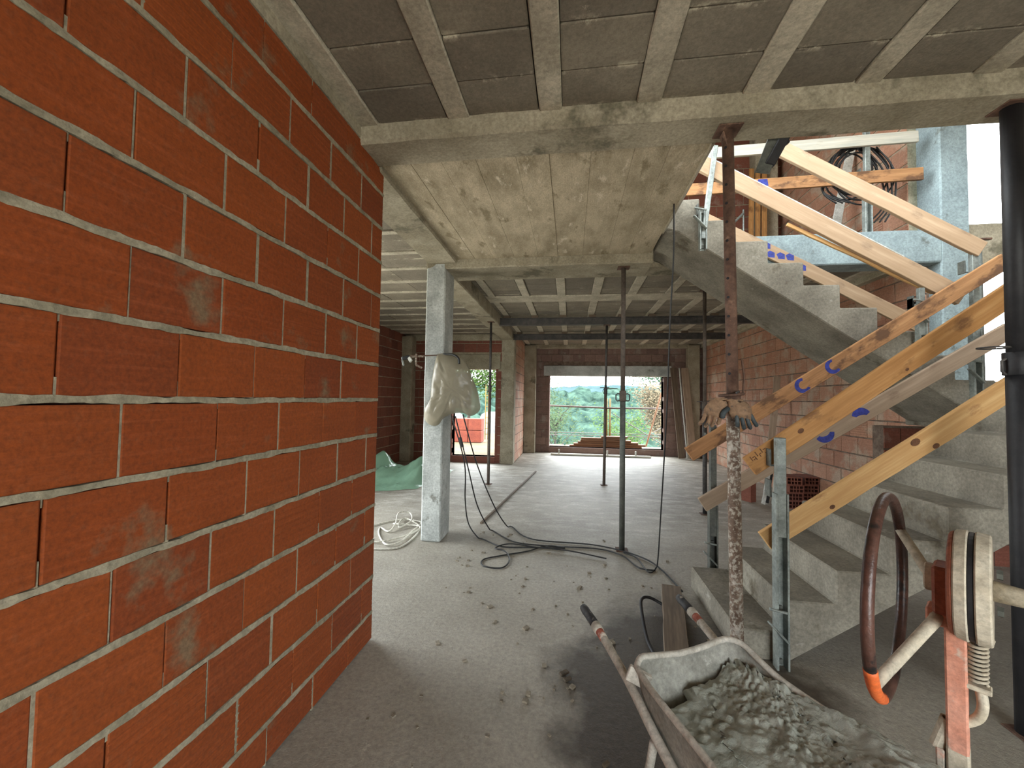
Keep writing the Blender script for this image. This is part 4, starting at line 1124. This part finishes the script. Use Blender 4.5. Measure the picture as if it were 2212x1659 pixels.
b1 = hollow_brick((2.66, 6.75, 0), .9, 'single hollow red brick standing on end behind the rusty prop', 'loose bricks stacked by the long wall')
b1.rotation_euler = (0, pi / 2, .5); b1.location = (2.66, 6.75, .15)
plank('leaning_lath', (2.84, 6.57, .01), (3.02, 6.80, .43), .05, .02, M['white_lath'], 'white lath propped beside the loose bricks', face=(0, -1, 0), cat='lath')
plank('leaning_lath', (2.925, 6.66, .01), (3.09, 6.88, .44), .06, .02, M['plastic_black'], 'dark lath propped beside the loose bricks', face=(0, -1, 0), cat='lath')
plank('leaning_lath', (2.98, 6.60, .01), (3.12, 6.82, .43), .025, .02, M['wood_white'], 'narrow cream lath propped beside the loose bricks', face=(0, -1, 0), cat='lath')
plank('leaning_board', (2.98, 6.80, .02), (3.34, 7.2, 1.95), .10, .02, M['wood_grey'], 'grey board leaning against the long wall behind the stair planks', face=(0, -1, 0), cat='board')
# at the far window
for k, (x0, x1, w, mt, lab) in enumerate([(2.88, 2.70, .16, 'wood_dark', 'wide dark board leaning beside the far window, nearest the opening'), (3.02, 2.86, .03, 'white_lath', 'thin white lath leaning between the dark boards by the far window'), (3.16, 3.0, .18, 'wood_grey', 'wide greyish board leaning by the far window, next to the column')]):
    plank('leaning_board', (x0, 11.2, .02), (x1, 11.36 + .02 * k, 2.4), w, .025, M[mt], lab, face=(0, -1, 0), cat='board', seed=k)
fb = plank('floor_batten', (-.52, 11.16, .03), (2.10, 11.21, .03), .12, .04, M['wood_white'], 'pale batten with three upright pegs lying under the far window', face=(0, 0, 1), cat='batten')
for X in (-.3, .98, 1.72):
    x = along(fb, X); MB().box((x - .02, -.13, -.02), (x + .02, -.02, .02)).build('peg', M['white_lath'], fb, local=True)

# electrical box wrapped in plastic on the column
bxo = thing('wrapped_box', 'site power box wrapped in dusty clear plastic, tied to the column', 'power box', (-1.24, 4.1, 1.6))
MB().box((-1.32, 4.17, 1.40), (-1.08, 4.34, 1.78)).build('box', M['galv_dark'], bxo, bev=.01)
out = [(-1.40, 1.975), (-1.27, 1.97), (-1.13, 1.915), (-1.07, 1.84), (-1.01, 1.70), (-.955, 1.54), (-.925, 1.42), (-.96, 1.36), (-1.02, 1.325), (-1.10, 1.35), (-1.22, 1.345), (-1.31, 1.30), (-1.37, 1.225), (-1.46, 1.22), (-1.525, 1.29), (-1.52, 1.40), (-1.47, 1.50), (-1.46, 1.62), (-1.44, 1.80)]
outp = [V((q[0], 0, q[1])) for q in out]
outs = smooth_pts(outp + [outp[0]], 4)[:-1]
bag = MB(); nO = len(outs); nR2 = 12
for side in (0, 1):
    for i in range(nR2 + 1):
        k = i / nR2
        for p in outs:
            c0 = V((-1.2, 0, 1.6)); q = c0 + (p - c0) * k
            w = sqrt(max(0, 1 - k ** 3))
            wr = min(1, k * 1.6) * (.03 * noise.noise(V((q.x * 7, q.z * 6, side))) + .03 * abs(noise.noise(V((q.x * 16 + q.z * 4, q.z * 13, 5)))) + .012 * noise.noise(V((q.x * 40, q.z * 40, 2))))
            if side == 0: y = 4.135 - (.085 + wr) * w
            else: y = 4.14 + ((.25 + wr) * w if q.x > -1.32 else .004)
            bag.v.append(V((q.x + .01 * noise.noise(V((q.z * 9, q.x * 9, 1))) , y, q.z + .012 * noise.noise(V((q.x * 11, k * 3, 4))))))
    b0 = side * (nR2 + 1) * nO
    bag.f += [(b0 + i * nO + j, b0 + i * nO + (j + 1) % nO, b0 + (i + 1) * nO + (j + 1) % nO, b0 + (i + 1) * nO + j) for i in range(nR2) for j in range(nO)]
bag.build('plastic_bag', M['film'], bxo, smooth=True)
MB().tube([(-1.56, 4.13, 1.95), (-1.33, 4.12, 1.96), (-1.32, 4.5, 1.95), (-1.56, 4.5, 1.95)], .006, 6, closed=True).build('tie_wire', M['rust'], bxo)
MB().tube(smooth_pts([(-1.33, 4.12, 1.965), (-1.22, 4.08, 1.96), (-1.15, 4.06, 1.92), (-1.14, 4.06, 1.86)], 4), .012, 8).build('strap', M['plastic_black'], bxo, smooth=True)
lp = thing('clip_bracket', 'small metal bracket with shiny tips tied to the column left of the wrapped box', 'bracket', (-1.6, 4.1, 1.9))
MB().bar((-1.54, 4.12, 1.945), (-1.69, 4.10, 1.94), .022, .012).bar((-1.62, 4.1, 1.97), (-1.62, 4.1, 1.85), .02, .012, (1, 0, 0)).bar((-1.62, 4.1, 1.85), (-1.56, 4.12, 1.82), .02, .012).build('arm', M['rust_splash'], lp, bev=.002)
MB().bar((-1.70, 4.1, 1.93), (-1.665, 4.08, 1.885), .035, .02, (1, 0, 1)).build('tip', M['white_lath'], lp, bev=.003)
MB().tube(smooth_pts([(-1.78, 4.1, 1.93), (-1.765, 4.09, 1.89), (-1.755, 4.1, 1.84)], 4), [.006] * 4 + [.01] * 4 + [.004], 8).build('tip', M['galv'], lp, smooth=True)
MB().bar((-1.69, 4.1, 1.935), (-1.77, 4.1, 1.92), .04, .02).build('dark_head', M['plastic_black'], lp, bev=.005)

# ------------------------------------------------------------------ upstairs things
hc = MB()
for q in range(7):
    r = rng.uniform(.17, .30); cx, cz = 2.98 + rng.uniform(-.10, .10), 4.20 - r + rng.uniform(-.05, .03)
    hc.tube([(cx + r * cos(a) * rng.uniform(.97, 1.03), 4.66 + .012 * q + .01 * sin(3 * a), cz + r * 1.05 * sin(a)) for a in [2 * pi * i / 28 for i in range(28)]], .009, 6, closed=True)
for q in range(4): hc.tube(smooth_pts([(2.95 + .06 * q, 4.66, 4.2), (3.15 + .05 * q, 4.67, 3.95), (3.2 + .03 * q, 4.66, 3.6), (3.05 + .05 * q, 4.66, 3.4)], 5), .008, 6)
for q in range(3): hc.tube(smooth_pts([(2.9 - .05 * q, 4.66, 4.2), (2.72 - .03 * q, 4.67, 3.95), (2.62, 4.66, 3.75), (2.75 + .06 * q, 4.66, 3.62)], 5), .009, 6)
tag(hc.build('hose_coil', M['plastic_black'], smooth=True), 'tangled coil of black hoses hung on the upstairs guard post', 'hose')
plank('leaning_lath', (3.1, 5.4, 3.26), (3.48, 5.6, 4.75), .10, .02, M['white_lath'], 'pale lath leaning upstairs behind the black hoses', face=(0, -1, 0), cat='lath')
for k in range(3):
    plank('leaning_board', (2.86 + .1 * k, 7.0, 3.26), (2.94 + .1 * k, 7.15, 5.4), .075, .025, M['wood_red'], ['first', 'middle', 'last'][k] + ' of three yellow boards upright upstairs before the red bricks', 'yellow boards upright upstairs', face=(0, -1, 0), cat='board', seed=k)
rk = thing('tool_stand', 'thin light-metal stand upstairs seen through the stair rails', 'stand', (2.36, 6.0, 3.25))
MB().tube([(2.36, 6.0, 3.25), (2.36, 6.0, 4.2)], .012, 8).tube([(2.36, 6.0, 3.5), (2.55, 6.0, 3.5)], .01, 8).build('frame', M['galv'], rk)
MB().tube([(2.36, 6.0, 4.15), (2.12, 5.9, 3.9)], .016, 8).build('arm', M['galv'], rk)
MB().box((2.28, 5.95, 3.25), (2.6, 6.1, 3.27)).build('base_plate', M['galv_dark'], rk)

# ------------------------------------------------------------------ OUTSIDE
g = MB()
for a, b in (((-90, -90), (90, -3.2)), ((-90, -3.2), (-4.2, 9.6)), ((4.65, -3.2), (90, 9.6))): g.box((a[0], a[1], -.6), (b[0], b[1], -.35))  # unseen ground added to stop sky light coming from below
tag(g.build('ground', M['earth']), 'bare earth round the building, added out of sight to block and bounce skylight', 'ground', kind='structure')
g = MB(); g.box((-14, 9.6, -.4), (-1.3, 22, 0.02)); 
tag(g.build('yard', M['sand']), 'sandy building yard outside the doorway', 'ground', kind='structure')
g = MB(); g.box((-1.3, 11.93, -.4), (4.5, 14.0, -.05))
tag(g.build('terrace', M['sand']), 'raw terrace slab outside the wide window', 'ground', kind='structure')
def hill(name, label, y0, y1, x0, x1, fn, mat, nx=150, ny=70):
    m = MB()
    for i in range(nx + 1):
        for j in range(ny + 1):
            x = x0 + (x1 - x0) * i / nx; y = y0 + (y1 - y0) * (j / ny) ** 1.3
            m.v.append(V((x, y, fn(x, y))))
    m.f += [(i * (ny + 1) + j, (i + 1) * (ny + 1) + j, (i + 1) * (ny + 1) + j + 1, i * (ny + 1) + j + 1) for i in range(nx) for j in range(ny)]
    return tag(m.build(name, mat, smooth=True), label, 'hill', kind='structure')
def h_near(x, y):
    k = (y - 24) / 66
    b = -12 + 12.6 * max(0, min(1, k)) ** 1.2 - 1.4 * (x / 30)
    c = 1.5 * noise.noise(V((x * .05, y * .05, 0)))
    return b + c + 1.1 * abs(noise.noise(V((x * .35, y * .35, 4)))) + .9 * abs(noise.noise(V((x * .8, y * .8, 9))))
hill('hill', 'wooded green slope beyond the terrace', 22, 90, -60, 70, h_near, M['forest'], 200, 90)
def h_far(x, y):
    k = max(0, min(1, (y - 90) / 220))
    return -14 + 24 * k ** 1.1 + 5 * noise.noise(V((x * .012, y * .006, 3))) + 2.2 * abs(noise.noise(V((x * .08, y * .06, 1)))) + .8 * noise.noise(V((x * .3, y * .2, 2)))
hill('hill.001', 'blue-green forest ridge with painted haze on the skyline', 85, 330, -220, 260, h_far, M['forest_far'], 170, 70)
def tree(loc, h, crown, nl, leaf, mat, label, trunk=.09, base=.35, group='trees outside', spread=1.0):
    x, y, z = loc
    t = thing('tree', label, 'tree', loc, group)
    r = random.Random(int(x * 100 + y * 10))
    MB().tube(smooth_pts([(x, y, z), (x + .1, y, z + h * .3), (x - .05, y + .1, z + h * .6), (x + .05, y, z + h * .9)], 4), [trunk * (1 - .06 * i) for i in range(13)], 8).build('trunk', M['bark'], t, smooth=True)
    br = MB(); tips = []
    for k in range(16):
        a = r.uniform(0, 2 * pi); s = z + h * r.uniform(base, .85)
        e = V((x + cos(a) * crown * r.uniform(.5, .95) * spread, y + sin(a) * crown * r.uniform(.5, .95), s + h * r.uniform(.05, .25)))
        br.tube([(x, y, s), ((x + e.x) / 2, (y + e.y) / 2, (s + e.z) / 2 + .1), e], [trunk * .4, trunk * .25, trunk * .1], 5); tips.append(e)
        tips.append((V((x, y, s)) + e) / 2)
    br.build('branch', M['bark'], t, smooth=True)
    lf = MB()
    for k in range(nl):
        c = tips[r.randrange(len(tips))] + V((r.gauss(0, 1), r.gauss(0, 1), r.gauss(0, .8))) * crown * .24
        a, b = r.uniform(0, 2 * pi), r.uniform(-1, 1)
        u = V((cos(a), sin(a), b)).normalized() * leaf; v = u.orthogonal().normalized() * leaf * .45
        q = len(lf.v); lf.v += [c - u, c + v, c + u, c - v]; lf.f.append((q, q + 1, q + 2, q + 3))
    lf.build('foliage', mat, t, kind='stuff')
tree((-1.5, 20.5, -3), 6.2, 1.7, 3600, .06, M['leaf_olive'], 'fine-leaved olive-green tree at the left edge of the wide window')
tree((4.6, 22, -2.2), 4.3, 1.15, 5600, .075, M['leaf_dry'], 'tree with dry cream-brown leaves at the right of the wide window', base=.35, trunk=.05)
tree((6.3, 30, -3.2), 8.6, 2.9, 5200, .11, M['pine'], 'tall dark pine crown behind the dry-leaved tree', base=.62)
tree((3.0, 26, -7), 7.6, 1.7, 2400, .09, M['leaf'], 'bright green bushy treetop behind the scaffold mast', base=.4)
tree((-5.1, 20.0, 0), 5.6, 2.3, 5200, .10, M['leaf'], 'bright green leafy tree outside the yard doorway', base=.35)
tree((-.6, 17.5, -3.5), 4.6, 1.2, 2400, .06, M['leaf_olive'], 'low olive bush below the left end of the scaffold rail', base=.3)
tl = MB()
icob = bmesh.new(); bmesh.ops.create_icosphere(icob, subdivisions=2, radius=1)
icv = [v.co.copy() for v in icob.verts]; icf = [[v.index for v in f.verts] for f in icob.faces]; icob.free()
for k in range(750):
    x = rng.uniform(-26, 40); y = 28 + 60 * rng.random() ** 1.2; r = rng.uniform(.9, 2.1) * (.8 + y / 90)
    c0 = V((x, y, h_near(x, y) + r * .25)); sd = rng.uniform(0, 50)
    tl.add([c0 + q * r * (1 + .35 * noise.noise(q * 2.2 + V((sd, 0, 0)))) for q in icv], icf)
tag(tl.build('treeline', M['crowns']), 'mass of rounded tree crowns covering the slope beyond the terrace', 'trees', kind='stuff')
sf = thing('scaffold', 'scaffold with a level handrail, yellow mast and crossed braces outside the window', 'scaffold', (1.2, 13.4, -.05))
MB().tube([(-1.2, 13, 1.32), (1.15, 13, 1.265), (3.3, 13, 1.275)], .028, 8).build('handrail', M['rail_out'], sf, smooth=True)
for X in (1.12, 1.22): MB().tube([(X, 13.05, -.05), (X, 13.05, 1.56)], .028, 8).build('mast', M['yellow'], sf, smooth=True)
for a, b in (((1.3, 13.1, 1.1), (3.0, 13.1, .05)), ((1.9, 13.1, .1), (3.0, 13.1, .85))): MB().tube([a, b], .014, 6).build('brace', M['brace_out'], sf)
MB().tube([(2.28, 12.9, .12), (2.73, 12.9, 1.75)], .026, 8).build('diagonal_strut', M['wood_out'], sf)
MB().tube([(-1.2, 13.1, .38), (3.3, 13.1, .40)], .012, 6).tube([(-1.2, 13.1, .46), (3.3, 13.1, .47)], .012, 6).build('toe_rail', M['brace_out'], sf)
for k in range(4):
    MB().box((-1.3 + k * 1.15, 12.0, .02), (-.2 + k * 1.15, 13.3, .06)).build('deck_board', M['wood_out'], sf)
MB().box((2.62, 12.0, -.05), (2.68, 12.06, 2.4)).build('upright', M['wood_out'], sf)
z = .085
lays = [('bottom', -.05, 2.2, 0, 'brace_out'), ('second', -.02, 2.05, .0, 'wood_out'), ('third', .1, 2.15, 0, 'wood_out'), ('fourth', .22, 1.95, 0, 'wood_out'), ('fifth', .30, 1.75, 0, 'wood_out'), ('sixth', .32, 1.60, 0, 'wood_out'), ('topmost', .9, 1.65, 0, 'wood_out')]
for k, (nm, x0, x1, dy, mt) in enumerate(lays):
    plank('stacked_plank', (x0, 12.35 + .02 * (k % 2), z), (x1, 12.33, z + .004), .2, .05, M[mt], nm + ' brown board of the pile lying outside the wide window sill', 'boards piled outside the window', face=(0, 0, 1), seed=k)
    z += .056
# bricks and yellow mast outside the doorway
for r_ in range(2):
    for q in range(3):
        m = MB(); x0 = -4.3 + q * .46; z0 = .03 + r_ * .40
        m.box((x0, 13.3, z0), (x0 + .445, 13.75, z0 + .385))
        o = m.build('brick_pack', M['brickstack'], bev=.01)
        tag(o, '%s-layer pack of new orange bricks in the yard, %s' % (['bottom', 'top'][r_], ['hidden by the column', 'half behind the column', 'nearest the doorway jamb'][q]), 'bricks', 'brick packs in the yard')
ms = thing('hoist_mast', 'yellow lattice hoist mast standing in the sandy yard', 'mast', (-3.0, 14.5, .02))
for X in (-3.05, -2.95): MB().box((X - .015, 14.48, .02), (X + .015, 14.52, 2.0)).build('rail', M['yellow'], ms)
rg = MB()
for k in range(9): rg.box((-3.05, 14.49, .2 + k * .2), (-2.95, 14.51, .22 + k * .2))
rg.build('rung', M['yellow'], ms, kind='stuff')
for k in range(2):
    s = MB(); c = V((-4.9 + 1.5 * k, 16.5 + .9 * k, .02)); rows, seg = 8, 16
    for i in range(rows):
        q = i / (rows - 1); rr = .55 * (1 - .25 * q) * (1 if i < rows - 1 else .6)
        for j in range(seg):
            a = 2 * pi * j / seg
            s.v.append(c + V((cos(a) * rr * (1 + .1 * sin(5 * a + i)), sin(a) * rr, q * .9)))
    s.f += [(i * seg + j, i * seg + (j + 1) % seg, (i + 1) * seg + (j + 1) % seg, (i + 1) * seg + j) for i in range(rows - 1) for j in range(seg)] + [tuple(range((rows - 1) * seg, rows * seg))]
    tag(s.build('big_bag', M['whitebag'], smooth=True), ['white bulk sack behind the orange bricks in the yard', 'white bulk sack under the leafy tree in the yard'][k], 'sack', 'white sacks in the yard')
